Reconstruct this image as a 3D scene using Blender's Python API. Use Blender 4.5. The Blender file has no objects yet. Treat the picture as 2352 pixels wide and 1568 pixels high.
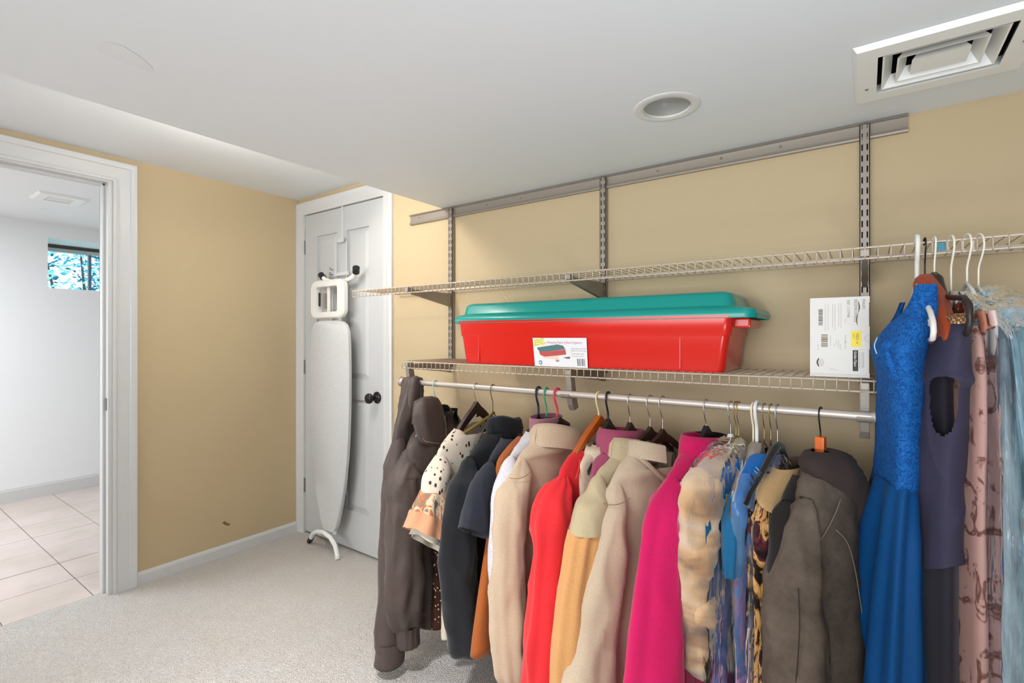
import bpy, bmesh, math, random
import numpy as np
from mathutils import Vector, Matrix, noise

R = math.radians
rng = random.Random(7)
COL = bpy.context.scene.collection
SC = bpy.context.scene

# ------------------------------------------------------------------ camera
H = 1.24
cam = bpy.data.objects.new('camera', bpy.data.cameras.new('camera'))
COL.objects.link(cam)
cam.location = (0, 0, H)
cam.rotation_euler = (R(90), 0, R(35.44))
cam.data.sensor_width = 36.0
cam.data.lens = 1138.4 / 2352 * 36.0
cam.data.shift_y = -10.1 / 2352
cam.data.clip_start = 0.02
SC.camera = cam

# ------------------------------------------------------------------ world, lights, exposure
SC.view_settings.view_transform = 'Standard'
SC.view_settings.look = 'None'
SC.view_settings.exposure = 0.22
SC.view_settings.gamma = 1.0
SC.view_settings.use_curve_mapping = False

world = bpy.data.worlds.new('sky')
SC.world = world
world.use_nodes = True
bg = world.node_tree.nodes['Background']
bg.inputs[0].default_value = (0.80, 0.95, 1.0, 1)
bg.inputs[1].default_value = 2.2


def area(name, loc, rot, sx, sy, power, color=(1, 1, 1), spread=180, disk=False):
    l = bpy.data.lights.new(name, 'AREA')
    l.shape = 'DISK' if disk else 'RECTANGLE'
    l.size = sx
    if not disk:
        l.size_y = sy
    l.energy = power
    l.color = color
    l.spread = R(spread)
    o = bpy.data.objects.new(name, l)
    COL.objects.link(o)
    o.location = loc
    o.rotation_euler = rot
    return o


# added soft fill light from the unseen wall behind the photographer
area('rear_fill_light', (-1.15, -2.30, 1.25), (R(90), 0, 0), 3.2, 1.3, 15, (0.95, 0.98, 1.0), 72)
# the lit bulb of the small ceiling lamp in the raised ceiling strip by the doorway wall
bulb = bpy.data.lights.new('ceiling_bulb_light', 'SPOT')
bulb.energy = 13.0
bulb.spot_size = R(128)
bulb.spot_blend = 0.35
bulb.color = (1.0, 0.90, 0.78)
bulb.shadow_soft_size = 0.035
bulb_o = bpy.data.objects.new('ceiling_bulb_light', bulb)
COL.objects.link(bulb_o)
bulb_o.location = (-1.83, 0.95, 1.995)
bulb_o.rotation_euler = Vector((0.42, 0.85, -0.80)).to_track_quat('-Z', 'Y').to_euler()
area('strip_fill_uplight', (-1.83, 0.95, 1.965), (R(180), 0, 0), 0.05, 0.05, 13.0, (1.0, 0.97, 0.92), 180, True)  # added upward fill that brightens the raised ceiling strip
# added upward fills behind and beside the photographer, brightening the ceiling
area('ceiling_fill_light', (0.9, -1.0, 0.95), (R(180), 0, 0), 0.45, 0.45, 20, (0.82, 0.92, 1.0), 180, True)
area('ceiling_fill_light', (0.3, 0.1, 0.6), (R(180), 0, 0), 0.45, 0.45, 10.5, (0.82, 0.92, 1.0), 180, True)
# added downward fill at the low ceiling above the photographer
area('low_ceiling_fill_light', (-1.0, 0.2, 1.862), (0, 0, 0), 0.16, 0.16, 15.0, (0.95, 0.97, 1.0), 105, True)
# added area light that brightens the tiled room beyond the doorway
area('tiled_room_fill_light', (-4.3, -0.6, 2.10), (0, 0, 0), 1.2, 1.2, 50, (0.90, 0.95, 1.0))

GAIN = 0.80      # how bright a white card looks in this room, used to turn seen colours into surface colours


def lin(v):
    v /= 255.0
    return v / 12.92 if v <= 0.04045 else ((v + 0.055) / 1.055) ** 2.4


def srgb(r, g, b, k=1.0):
    return tuple(min(0.92, lin(v) * k / GAIN) for v in (r, g, b)) + (1.0,)


# ------------------------------------------------------------------ materials
class Mat:
    def __init__(self, name, rough=0.6, metal=0.0, spec=0.5):
        self.m = bpy.data.materials.new(name)
        self.m.use_nodes = True
        self.t = self.m.node_tree
        self.b = self.t.nodes['Principled BSDF']
        self.b.inputs['Roughness'].default_value = rough
        self.b.inputs['Metallic'].default_value = metal
        self.b.inputs['Specular IOR Level'].default_value = spec
        self.co = None

    def n(self, kind, **kw):
        nd = self.t.nodes.new(kind)
        for k, v in kw.items():
            if k in nd.inputs:
                nd.inputs[k].default_value = v
            else:
                setattr(nd, k, v)
        return nd

    def link(self, a, b):
        self.t.links.new(a, b)

    def coords(self, scale=(1, 1, 1), rot=(0, 0, 0)):
        tc = self.n('ShaderNodeTexCoord')
        mp = self.n('ShaderNodeMapping')
        mp.inputs['Scale'].default_value = scale
        mp.inputs['Rotation'].default_value = rot
        self.link(tc.outputs['Object'], mp.inputs['Vector'])
        return mp.outputs['Vector']

    def noise(self, scale, detail=4, rough=0.6, vec=None, dist=0.0):
        nd = self.n('ShaderNodeTexNoise')
        nd.inputs['Scale'].default_value = scale
        nd.inputs['Detail'].default_value = detail
        nd.inputs['Roughness'].default_value = rough
        nd.inputs['Distortion'].default_value = dist
        self.link(vec if vec is not None else self.coords(), nd.inputs['Vector'])
        return nd.outputs['Fac']

    def voro(self, scale, vec=None, feature='F1', rand=1.0):
        nd = self.n('ShaderNodeTexVoronoi')
        nd.feature = feature
        nd.inputs['Scale'].default_value = scale
        nd.inputs['Randomness'].default_value = rand
        self.link(vec if vec is not None else self.coords(), nd.inputs['Vector'])
        return nd

    def ramp(self, fac, stops, interp='LINEAR'):
        nd = self.n('ShaderNodeValToRGB')
        nd.color_ramp.interpolation = interp
        el = nd.color_ramp.elements
        while len(el) < len(stops):
            el.new(0.5)
        for e, (p, c) in zip(el, stops):
            e.position = p
            e.color = c
        self.link(fac, nd.inputs['Fac'])
        return nd.outputs['Color']

    def mix(self, fac, a, b, blend='MIX'):
        nd = self.n('ShaderNodeMix')
        nd.data_type = 'RGBA'
        nd.blend_type = blend
        for s, v in ((0, fac), (6, a), (7, b)):
            if hasattr(v, 'node'):
                self.link(v, nd.inputs[s])
            else:
                nd.inputs[s].default_value = v
        return nd.outputs[2]

    def color(self, v):
        if hasattr(v, 'node'):
            self.link(v, self.b.inputs['Base Color'])
        else:
            self.b.inputs['Base Color'].default_value = v
        return self

    def bump(self, h, strength=0.2, dist=0.002):
        nd = self.n('ShaderNodeBump')
        nd.inputs['Strength'].default_value = strength
        nd.inputs['Distance'].default_value = dist
        self.link(h, nd.inputs['Height'])
        self.link(nd.outputs['Normal'], self.b.inputs['Normal'])
        return self


def plain(name, col, rough=0.5, metal=0.0, bump=None, spec=0.5):
    m = Mat(name, rough, metal, spec)
    m.color(col)
    if bump:
        m.bump(m.noise(bump[0]), bump[1], 0.001)
    return m.m


def paint(name, col, orange_peel=0.12, vary=0.03):
    m = Mat(name, 0.55, 0, 0.3)
    d = tuple(c * (1 - vary * 2) for c in col[:3]) + (1,)
    m.color(m.mix(m.noise(1.7, 3), d, col))
    m.bump(m.noise(260, 2), orange_peel, 0.001)
    return m.m


def fabric(name, col, rough=0.92, weave=900, bump=0.25, mott=0.10, sheen=0.15, spec=0.2, mscale=9):
    m = Mat(name, rough, 0, spec)
    col = tuple(c * .80 for c in col[:3])
    d = tuple(c * (1 - mott * 2) for c in col[:3]) + (1,)
    l = tuple(min(.95, c * (1 + mott)) for c in col[:3]) + (1,)
    m.color(m.mix(m.noise(mscale, 6, .7), d, l))
    m.b.inputs['Sheen Weight'].default_value = sheen
    m.b.inputs['Sheen Roughness'].default_value = 0.5
    fine = m.noise(weave * .55, 3, .7)
    m.color(m.mix(m.ramp(fine, [(.34, (0, 0, 0, 1)), (.60, (1, 1, 1, 1))]), tuple(c * .80 for c in col[:3]) + (1,), m.mix(m.noise(mscale, 6, .7), d, l)))
    m.bump(fine, bump, 0.0015)
    return m.m


def dotted(name, base, dot, scale, size, stretch=(1, 1, 1), soft=0.03, rand=1.0):
    m = Mat(name, 0.9, 0, 0.2)
    base = tuple(c * .82 for c in base[:3]) + (1,)
    vec = m.coords(stretch)
    v = m.voro(scale, vec, 'F1', rand)
    w = m.noise(scale * 2.2, 2, .5, vec)
    ad = m.n('ShaderNodeMath', operation='ADD')
    sb = m.n('ShaderNodeMath', operation='MULTIPLY')
    sb.inputs[1].default_value = 0.35
    m.link(w, sb.inputs[0])
    m.link(v.outputs['Distance'], ad.inputs[0])
    m.link(sb.outputs[0], ad.inputs[1])
    c = m.ramp(ad.outputs[0], [(0.0, dot), (size, dot), (size + soft, base), (1, base)])
    m.color(c)
    m.bump(m.noise(700, 2), 0.2, 0.0015)
    return m.m


WHITE_TRIM = plain('white_trim_paint', srgb(193, 193, 192), 0.35, 0, (40, 0.03))
DOOR_WHITE = plain('white_door_paint', srgb(180, 181, 181), 0.4, 0, (60, 0.04))
CEIL_WHITE = paint('white_ceiling_paint', srgb(214, 217, 219), 0.10, 0.01)
TAN = paint('tan_wall_paint', srgb(180, 161, 129), 0.10, 0.02)
OTHER_WHITE = paint('white_room_paint', srgb(222, 223, 224), 0.06, 0.01)
METAL_TAUPE = plain('taupe_coated_metal', srgb(140, 131, 121), 0.42, 0.35)
SLOT_SHADE = plain('dark_slot', (0.012, 0.011, 0.010, 1), 0.9)
WIRE = plain('taupe_coated_wire', srgb(186, 172, 156), 0.38, 0.25)
ROD_METAL = plain('satin_closet_rod', srgb(188, 178, 168), 0.33, 0.45)
CHROME = plain('bright_steel_wire', (0.72, 0.70, 0.66, 1), 0.22, 1.0)
BRASS = plain('brass_wire', (0.50, 0.38, 0.16, 1), 0.28, 1.0)
BLACK_PL = plain('black_plastic', (0.012, 0.012, 0.012, 1), 0.35)
BLACK_MET = plain('black_metal', (0.012, 0.012, 0.013, 1), 0.25, 0.3)
WHITE_PL = plain('white_plastic', srgb(212, 209, 204), 0.3)
GREY_PL = plain('grey_plastic', srgb(150, 149, 144), 0.5)
STEEL_GREY = plain('steel_hinge', srgb(128, 128, 126), 0.4, 0.7)
DARK_DUCT = plain('dark_duct_metal', (0.03, 0.028, 0.026, 1), 0.7)


# ------------------------------------------------------------------ mesh helpers
class MB:
    def __init__(self):
        self.v = []
        self.f = []

    def add(self, vs, fs):
        o = len(self.v)
        self.v += [tuple(map(float, p)) for p in vs]
        self.f += [tuple(i + o for i in f) for f in fs]
        return self

    def box(self, x0, x1, y0, y1, z0, z1):
        v = [(x, y, z) for z in (z0, z1) for y in (y0, y1) for x in (x0, x1)]
        return self.add(v, [(0, 2, 3, 1), (4, 5, 7, 6), (0, 1, 5, 4), (2, 6, 7, 3), (0, 4, 6, 2), (1, 3, 7, 5)])

    def quad(self, a, b, c, d):
        return self.add([a, b, c, d], [(0, 1, 2, 3)])

    def tube(self, pts, r, n=8, closed=False, cap=True, flat=1.0):
        P = [Vector(p) for p in pts]
        m = len(P)
        rs = r if isinstance(r, (list, tuple)) else [r] * m
        vs, up = [], None
        for i in range(m):
            a = P[(i - 1) % m] if (closed or i > 0) else P[i]
            b = P[(i + 1) % m] if (closed or i < m - 1) else P[i]
            t = (b - a)
            t = t.normalized() if t.length > 1e-9 else Vector((0, 0, 1))
            if up is None:
                up = Vector((0, 0, 1)) if abs(t.z) < 0.9 else Vector((1, 0, 0))
            u = up - t * up.dot(t)
            if u.length < 1e-6:
                u = Vector((1, 0, 0)) - t * t.x
            u.normalize()
            up = u
            w = t.cross(u)
            for k in range(n):
                an = 2 * math.pi * k / n
                vs.append(P[i] + (u * math.cos(an) * flat + w * math.sin(an)) * rs[i])
        fs = []
        for i in range(m if closed else m - 1):
            j = (i + 1) % m
            for k in range(n):
                l = (k + 1) % n
                fs.append((i * n + k, i * n + l, j * n + l, j * n + k))
        if cap and not closed:
            fs.append(tuple(range(n - 1, -1, -1)))
            fs.append(tuple((m - 1) * n + k for k in range(n)))
        return self.add(vs, fs)

    def lathe(self, prof, c, axis='z', n=32):
        vs, fs = [], []
        for r, h in prof:
            for k in range(n):
                a = 2 * math.pi * k / n
                x, y = r * math.cos(a), r * math.sin(a)
                q = {'z': (x, y, h), 'y': (x, h, y), 'x': (h, x, y)}[axis]
                vs.append((c[0] + q[0], c[1] + q[1], c[2] + q[2]))
        for i in range(len(prof) - 1):
            for k in range(n):
                l = (k + 1) % n
                fs.append((i * n + k, i * n + l, (i + 1) * n + l, (i + 1) * n + k))
        return self.add(vs, fs)

    def disk(self, c, r, axis='z', n=32):
        vs = []
        for k in range(n):
            a = 2 * math.pi * k / n
            x, y = r * math.cos(a), r * math.sin(a)
            q = {'z': (x, y, 0), 'y': (x, 0, y), 'x': (0, x, y)}[axis]
            vs.append((c[0] + q[0], c[1] + q[1], c[2] + q[2]))
        return self.add(vs, [tuple(range(n))])

    def prism(self, poly, axis, a, b):
        """polygon in the plane across an axis, pushed from a to b along that axis"""
        n = len(poly)
        vs = []
        for h in (a, b):
            for p, q in poly:
                vs.append({'x': (h, p, q), 'y': (p, h, q), 'z': (p, q, h)}[axis])
        fs = [tuple(range(n)), tuple(range(2 * n - 1, n - 1, -1))]
        for k in range(n):
            l = (k + 1) % n
            fs.append((k, k + n, l + n, l))
        return self.add(vs, fs)

    def build(self, name, mat, parent=None, smooth=False, bevel=0.0, kind=None, seg=2):
        me = bpy.data.meshes.new(name)
        me.from_pydata(self.v, [], self.f)
        bm = bmesh.new()
        bm.from_mesh(me)
        bmesh.ops.remove_doubles(bm, verts=bm.verts, dist=1e-6)
        bmesh.ops.recalc_face_normals(bm, faces=bm.faces)
        if bevel:
            bmesh.ops.bevel(bm, geom=[e for e in bm.edges if len(e.link_faces) == 2 and e.calc_face_angle(0) > 0.5],
                            offset=bevel, segments=seg, profile=0.6, affect='EDGES', clamp_overlap=True)
        bm.to_mesh(me)
        bm.free()
        return obj(name, me, mat, parent, smooth, kind)


def obj(name, me, mat, parent=None, smooth=False, kind=None):
    if mat and not me.materials:
        me.materials.append(mat)
    if smooth:
        me.polygons.foreach_set('use_smooth', [True] * len(me.polygons))
        if smooth != 'all':
            me.set_sharp_from_angle(angle=R(40))
    o = bpy.data.objects.new(name, me)
    COL.objects.link(o)
    if parent:
        under(o, parent)
    if kind:
        o['kind'] = kind
    return o


def under(o, parent):
    o.parent = parent
    if parent.parent is None:
        o.matrix_parent_inverse = Matrix.Translation(-parent.location)


def thing(name, label, cat, loc=(0, 0, 0), group=None):
    o = bpy.data.objects.new(name, None)
    COL.objects.link(o)
    o.location = loc
    o.empty_display_size = 0.05
    return tag(o, label, cat, group)


def tag(o, label, cat, group=None):
    o['label'] = label
    o['category'] = cat
    if group:
        o['group'] = group
    return o


def text(s, size, org, xd, yd, mat, parent, name='lettering', align='LEFT', thick=0.0002, sx=1.0):
    cu = bpy.data.curves.new(name, 'FONT')
    cu.body = s
    cu.size = size
    cu.align_x = align
    cu.resolution_u = 2
    tmp = bpy.data.objects.new('tmp_text', cu)
    COL.objects.link(tmp)
    dg = bpy.context.evaluated_depsgraph_get()
    me = bpy.data.meshes.new_from_object(tmp.evaluated_get(dg))
    bpy.data.objects.remove(tmp)
    xd, yd, org = Vector(xd).normalized(), Vector(yd).normalized(), Vector(org)
    nz = xd.cross(yd)
    me.transform(Matrix(((xd.x * sx, yd.x, nz.x, org.x), (xd.y * sx, yd.y, nz.y, org.y), (xd.z * sx, yd.z, nz.z, org.z), (0, 0, 0, 1))))
    me.name = name
    me.materials.clear()
    return obj(name, me, mat, parent)


# ================================================================== THE SETTING
YW = 1.80        # shelf wall
XW = -2.964      # doorway wall
ZL = 1.873       # low ceiling
ZH = 2.118       # raised ceiling strip
XS = -1.695      # edge of the low ceiling
YB, XR = -2.4, 2.6


def struct(o):
    o['kind'] = 'structure'
    return o


# carpet
m = Mat('beige_loop_carpet', 0.97, 0, 0.1)
vec = m.coords()
blot = m.noise(2.3, 5, .65, vec)
fine = m.noise(210, 3, .6, vec)
pile = m.voro(260, m.coords((1, 1, 1)))
c1 = m.mix(m.ramp(blot, [(.36, (0, 0, 0, 1)), (.66, (1, 1, 1, 1))]), srgb(224, 216, 209), srgb(242, 232, 230))
c2 = m.mix(m.ramp(fine, [(.32, (0, 0, 0, 1)), (.56, (1, 1, 1, 1))]), srgb(216, 208, 201), c1)
patch = m.ramp(m.noise(9, 4, .7, vec), [(.38, (0, 0, 0, 1)), (.60, (1, 1, 1, 1))])
c2 = m.mix(m.ramp(m.noise(70, 3, .7, vec), [(.36, (.55, .55, .55, 1)), (.60, (0, 0, 0, 1))]), c2, srgb(196, 186, 177))
c2 = m.mix(patch, m.mix(.30, c2, srgb(206, 196, 184)), c2)
m.color(m.mix(m.ramp(pile.outputs['Distance'], [(.25, (0, 0, 0, 1)), (1.0, (1, 1, 1, 1))]), c2, srgb(210, 201, 194)))
hm = m.n('ShaderNodeMath', operation='SUBTRACT')
m.link(fine, hm.inputs[0])
m.link(pile.outputs['Distance'], hm.inputs[1])
m.bump(hm.outputs[0], 0.9, 0.008)
CARPET = m.m
struct(MB().box(-3.015, XR, YB, YW + .1, -0.05, 0.0).build('floor', CARPET))

# tiled floor of the other room
m = Mat('wood_look_tile', 0.35, 0, 0.4)
vec = m.coords((9, 1.6, 1))
st = m.noise(2.2, 6, .65, vec, .6)
bl = m.noise(3.0, 3, .6)
oi = m.n('ShaderNodeObjectInfo')
cA = m.mix(st, srgb(196, 184, 176), srgb(168, 154, 144))
cB = m.mix(m.ramp(bl, [(.35, (0, 0, 0, 1)), (.7, (1, 1, 1, 1))]), cA, srgb(200, 184, 180))
m.color(m.mix(m.n('ShaderNodeMath', operation='MULTIPLY').outputs[0], cB, srgb(186, 174, 162)))
mt = [n for n in m.t.nodes if n.bl_idname == 'ShaderNodeMath'][0]
m.link(oi.outputs['Random'], mt.inputs[0])
mt.inputs[1].default_value = 0.35
m.bump(st, 0.08, 0.002)
TILE = m.m
GROUT = plain('grout', srgb(118, 110, 102), 0.9)
tf = struct(MB().box(-5.30, -3.015, -2.4, 2.6, -0.05, -0.004).build('floor', GROUT))
tx = [-3.017 - .293 * k for k in range(8)] + [-5.30]
ty = [-.465 + .31 * k for k in range(8)]
for i in range(8):
    for j in range(7):
        g = .0022
        MB().box(tx[i + 1] + g, tx[i] - g, ty[j] + g, ty[j + 1] - g, -.006, rng.uniform(-.0006, .0006)).build('tile', TILE, tf, bevel=.0012, seg=1)

# walls of the closet room
DO0, DO1, DOZ = 0.02, 0.815, 1.985      # doorway opening in the left wall
w = MB()
w.box(XW - .115, XW, DO1 + .018, YW + .12, 0, ZH)
w.box(XW - .115, XW, YB, DO0 - .018, 0, ZH)
w.box(XW - .115, XW, DO0 - .018, DO1 + .018, DOZ + .018, ZH)
wl = struct(w.build('wall_left', TAN))
DX0, DX1, DZ = -2.897, -2.137, 2.011     # door opening in the shelf wall
w = MB()
w.box(DX1 + .012, XR, YW, YW + .12, 0, ZH)
w.box(XW, DX0 - .012, YW, YW + .12, 0, ZH)
w.box(DX0 - .012, DX1 + .012, YW, YW + .12, DZ + .012, ZH)
w.box(DX0 - .012, DX1 + .012, YW + .10, YW + .12, 0, DZ + .012)
wb = struct(w.build('wall_back', TAN))
struct(MB().box(XR, XR + .1, YB, YW + .1, 0, ZH).build('wall_right', TAN))
w = MB()
w.box(XW, XR, YB - .1, YB, 0, .55)
w.box(XW, XR, YB - .1, YB, 1.84, ZH)
w.box(XW, -2.80, YB - .1, YB, .55, 1.84)
w.box(.50, XR, YB - .1, YB, .55, 1.84)
struct(w.build('wall_front', TAN))
wn = struct(MB().box(-2.80, .50, YB - .07, YB - .06, .55, 1.84).build('added_window', plain('added_window_glass', (.85, .9, .92, 1), .05)))  # unseen window added to go with the rear fill light
f = MB()
for a, b in ((-2.80, -2.74), (-1.18, -1.12), (.44, .50)):
    f.box(a, b, YB - .08, YB - .02, .55, 1.84)
f.box(-2.80, .50, YB - .08, YB - .02, .55, .61)
f.box(-2.80, .50, YB - .08, YB - .02, 1.78, 1.84)
f.build('added_window_frame', WHITE_TRIM, wn, bevel=.003)

# smudge on the left wall
m = Mat('wall_smudge', 0.8)
m.color(srgb(112, 88, 52))
s = MB()
pts = [(1.335, .190), (1.348, .196), (1.358, .184), (1.374, .172), (1.380, .163), (1.366, .163), (1.352, .170), (1.340, .181)]
s.add([(XW + .0006, y, z) for y, z in pts], [tuple(range(8))])
s.build('smudge', m.m, wl)

# ceilings
CANX, CANY, CANR = -0.445, 1.362, 0.066
VX0, VX1, VY0, VY1 = 0.006, 0.268, 1.352, 1.590   # hole of the ceiling vent


def ceiling_with_holes():
    b = MB()
    xs = [XS, CANX - .12, CANX + .12, VX0, VX1, XR]
    ys = [YB, CANY - .12, CANY + .12, YW]
    z = ZL
    # column strips; the can sits in its own square cell, the vent in its own strip
    b.quad((XS, YB, z), (CANX - .12, YB, z), (CANX - .12, YW, z), (XS, YW, z))
    b.quad((CANX - .12, YB, z), (CANX + .12, YB, z), (CANX + .12, CANY - .12, z), (CANX - .12, CANY - .12, z))
    b.quad((CANX - .12, CANY + .12, z), (CANX + .12, CANY + .12, z), (CANX + .12, YW, z), (CANX - .12, YW, z))
    b.quad((CANX + .12, YB, z), (VX0, YB, z), (VX0, YW, z), (CANX + .12, YW, z))
    b.quad((VX0, YB, z), (VX1, YB, z), (VX1, VY0, z), (VX0, VY0, z))
    b.quad((VX0, VY1, z), (VX1, VY1, z), (VX1, YW, z), (VX0, YW, z))
    b.quad((VX1, YB, z), (XR, YB, z), (XR, YW, z), (VX1, YW, z))
    n = 48
    vs, fs = [], []
    for k in range(n):
        a = 2 * math.pi * k / n
        c, s_ = math.cos(a), math.sin(a)
        q = .12 / max(abs(c), abs(s_))
        vs += [(CANX + c * q, CANY + s_ * q, z), (CANX + c * CANR, CANY + s_ * CANR, z)]
    for k in range(n):
        l = (k + 1) % n
        fs.append((2 * k, 2 * k + 1, 2 * l + 1, 2 * l))
    b.add(vs, fs)
    # drop face at the edge of the low ceiling
    b.quad((XS, YB, z), (XS, YW, z), (XS, YW, ZH), (XS, YB, ZH))
    return b


me_b = ceiling_with_holes()
ceil = struct(me_b.build('ceiling', CEIL_WHITE))
stn = plain('ceiling_stain', srgb(211, 213, 214), .7)
s = MB()
pts = [(-1.388, .365), (-1.392, .40), (-1.394, .46), (-1.380, .465), (-1.365, .46), (-1.335, .43), (-1.312, .385), (-1.325, .36), (-1.36, .355)]
s.add([(x, y, ZL - .0005) for x, y in pts], [tuple(range(len(pts)))])
s.build('stain', stn, ceil)
b = MB()
b.quad((XW, YB, ZH), (XS, YB, ZH), (XS, YW, ZH), (XW, YW, ZH))
b.quad((XS, YB, ZH + .3), (XR, YB, ZH + .3), (XR, YW, ZH + .3), (XS, YW, ZH + .3))
struct(b.build('ceiling', CEIL_WHITE))

# other room
OX = -5.234
w = MB()
WY0, WY1, WZ0, WZ1 = 1.059, 1.95, 1.628, 2.026
w.box(OX - .42, OX, -2.4, WY0, 0, 2.20)
w.box(OX - .42, OX, WY1, 2.6, 0, 2.20)
w.box(OX - .42, OX, WY0, WY1, 0, WZ0)
w.box(OX - .42, OX, WY0, WY1, WZ1, 2.20)
struct(w.build('wall_far', OTHER_WHITE))
w = MB()
w.box(OX, XW - .115, 2.6, 2.7, 0, 2.20)
struct(w.build('wall_side', OTHER_WHITE))
struct(MB().box(OX, XW - .115, -2.5, -2.4, 0, 2.20).build('wall_side', OTHER_WHITE))
struct(MB().box(OX, XW - .0, -2.4, 2.6, 2.138, 2.20).build('ceiling', OTHER_WHITE))
w = MB()
w.box(XW - .125, XW - .1155, DO1 + .1, 2.6, 0, 2.138)
w.box(XW - .125, XW - .1155, -2.4, DO0 - .1, 0, 2.138)
struct(w.build('wall_near', OTHER_WHITE))
# window of the other room
wo = struct(MB().box(OX - .400, OX - .396, WY0, WY1, WZ0, WZ1 - .06).build('window_1', None))
m = Mat('window_pane_glass', 0.02)
m.b.inputs['Transmission Weight'].default_value = 1.0
m.b.inputs['IOR'].default_value = 1.0
m.color((.93, .99, 1, 1))
wo.data.materials.append(m.m)
ALU = plain('aluminium_frame', srgb(170, 172, 172), .4, .4)
MB().box(OX - .415, OX - .36, WY0, WY1, WZ1 - .060, WZ1 - .030).build('top_rail', ALU, wo, bevel=.002)
MB().box(OX - .412, OX - .365, WY0, WY1, WZ1 - .030, WZ1 - .001).build('top_track', plain('dark_track', srgb(66, 56, 52), .5), wo)
MB().box(OX - .41, OX - .375, 1.404, 1.424, WZ0, WZ1 - .06).build('mullion', plain('blue_grey_mullion', srgb(92, 110, 128), .5), wo)
MB().box(OX - .41, OX - .375, WY0, WY1, WZ0, WZ0 + .012).build('bottom_rail', ALU, wo)

# ------------------------------------------------------------------ trims


def casing(name, opening, prof, mat):
    """prof: list of (offset from opening edge, height proud of the wall) for a U-shaped casing"""
    fixed, a0, a1, zt, make = opening
    vs, fs = [], []
    for p, d in prof:
        for (u, z) in ((a0 - p, 0.0), (a0 - p, zt + p), (a1 + p, zt + p), (a1 + p, 0.0)):
            vs.append(make(u, z, d))
    n = len(prof)
    for i in range(n - 1):
        for k in range(3):
            fs.append((i * 4 + k, i * 4 + k + 1, (i + 1) * 4 + k + 1, (i + 1) * 4 + k))
    return MB().add(vs, fs).build(name, mat, smooth=True)


P1 = [(0, 0), (0, .008), (.006, .012), (.013, .012), (.016, .009), (.024, .009), (.030, .0125), (.034, .0125), (.066, .016), (.070, .021),
      (.078, .021), (.083, .0235), (.093, .0235), (.097, .019), (.097, 0)]
t1 = struct(casing('trim_1', (XW, DO0 - .017, DO1 + .017, DOZ + .008, lambda u, z, d: (XW + d, u, z)), P1, WHITE_TRIM))
# jamb lining of the doorway
w = MB()
w.box(XW - .125, XW + .001, DO1, DO1 + .017, 0, DOZ + .017)
w.box(XW - .125, XW + .001, DO0 - .017, DO0, 0, DOZ + .017)
w.box(XW - .125, XW + .001, DO0, DO1, DOZ, DOZ + .017)
w.box(XW - .075, XW - .04, DO1 - .011, DO1, 0, DOZ)
w.box(XW - .075, XW - .04, DO0, DO0 + .011, 0, DOZ)
w.box(XW - .075, XW - .04, DO0, DO1, DOZ - .011, DOZ)
dj = struct(w.build('door_2', WHITE_TRIM, bevel=.0015))
MB().box(XW - .036, XW - .014, DO1 - .0025, DO1 + .002, .885, .945).build('strike_plate', STEEL_GREY, dj, bevel=.001)
P2 = [(0, 0), (0, .009), (.008, .012), (.020, .012), (.045, .015), (.052, .018), (.072, .019), (.077, .016), (.077, 0)]
t2 = struct(casing('trim_2', (YW, DX0, DX1, DZ, lambda u, z, d: (max(u, XW + .001), YW - d, z)), P2, WHITE_TRIM))
# jamb of the closed door
w = MB()
w.box(DX0 - .012, DX0, YW, YW + .10, 0, DZ + .012)
w.box(DX1, DX1 + .012, YW, YW + .10, 0, DZ + .012)
w.box(DX0, DX1, YW, YW + .10, DZ, DZ + .012)
w.build('jamb', WHITE_TRIM, t2)
# baseboards
bp = [(0, 0), (.012, 0), (.012, .048), (.009, .056), (.0045, .063), (0, .064)]
b = MB().prism([(p[0] + XW, p[1]) for p in bp], 'y', DO1 + .115, YW - .019)
b.v = [(x, y, z) for x, y, z in b.v]
struct(b.build('baseboard_left', WHITE_TRIM))
b = MB().prism([(YW - p[0], p[1]) for p in bp], 'x', DX1 + .078, XR)
struct(b.build('baseboard_back', WHITE_TRIM))
op = [(0, 0), (.014, 0), (.014, .085), (.010, .092), (.010, .098), (.004, .106), (0, .107)]
b = MB().prism([(OX + p[0], p[1]) for p in op], 'y', -2.4, 2.6)
struct(b.build('baseboard_far', WHITE_TRIM))

# ------------------------------------------------------------------ closed panel door
door = MB()
yf = YW + .004
dz0 = .014
px0, px1, mx0, mx1 = -2.768, -2.270, -2.565, -2.475
rows = [(.235, .880), (1.000, 1.865)]
door.box(DX0 + .003, DX1 - .003, yf + .012, yf + .036, dz0, DZ - .004)
door.box(DX0 + .003, px0, yf, yf + .014, dz0, DZ - .004)
door.box(px1, DX1 - .003, yf, yf + .014, dz0, DZ - .004)
door.box(mx0, mx1, yf, yf + .014, dz0, DZ - .004)
for a, c in ((px0, mx0), (mx1, px1)):
    door.box(a, c, yf, yf + .014, dz0, rows[0][0])
    door.box(a, c, yf, yf + .014, rows[0][1], rows[1][0])
    door.box(a, c, yf, yf + .014, rows[1][1], DZ - .004)
d1 = struct(door.build('door_1', DOOR_WHITE))
for z0, z1 in rows:
    for a, c in ((px0, mx0), (mx1, px1)):
        v = []
        for ins, dep in ((.002, .0115), (.012, .010), (.030, .003), (.034, .002)):
            v += [(a + ins, yf + dep, z0 + ins), (c - ins, yf + dep, z0 + ins), (c - ins, yf + dep, z1 - ins), (a + ins, yf + dep, z1 - ins)]
        fs = [(i * 4 + k, i * 4 + (k + 1) % 4, i * 4 + 4 + (k + 1) % 4, i * 4 + 4 + k) for i in range(3) for k in range(4)] + [(12, 13, 14, 15)]
        MB().add(v, fs).build('panel', DOOR_WHITE, d1)
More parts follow.
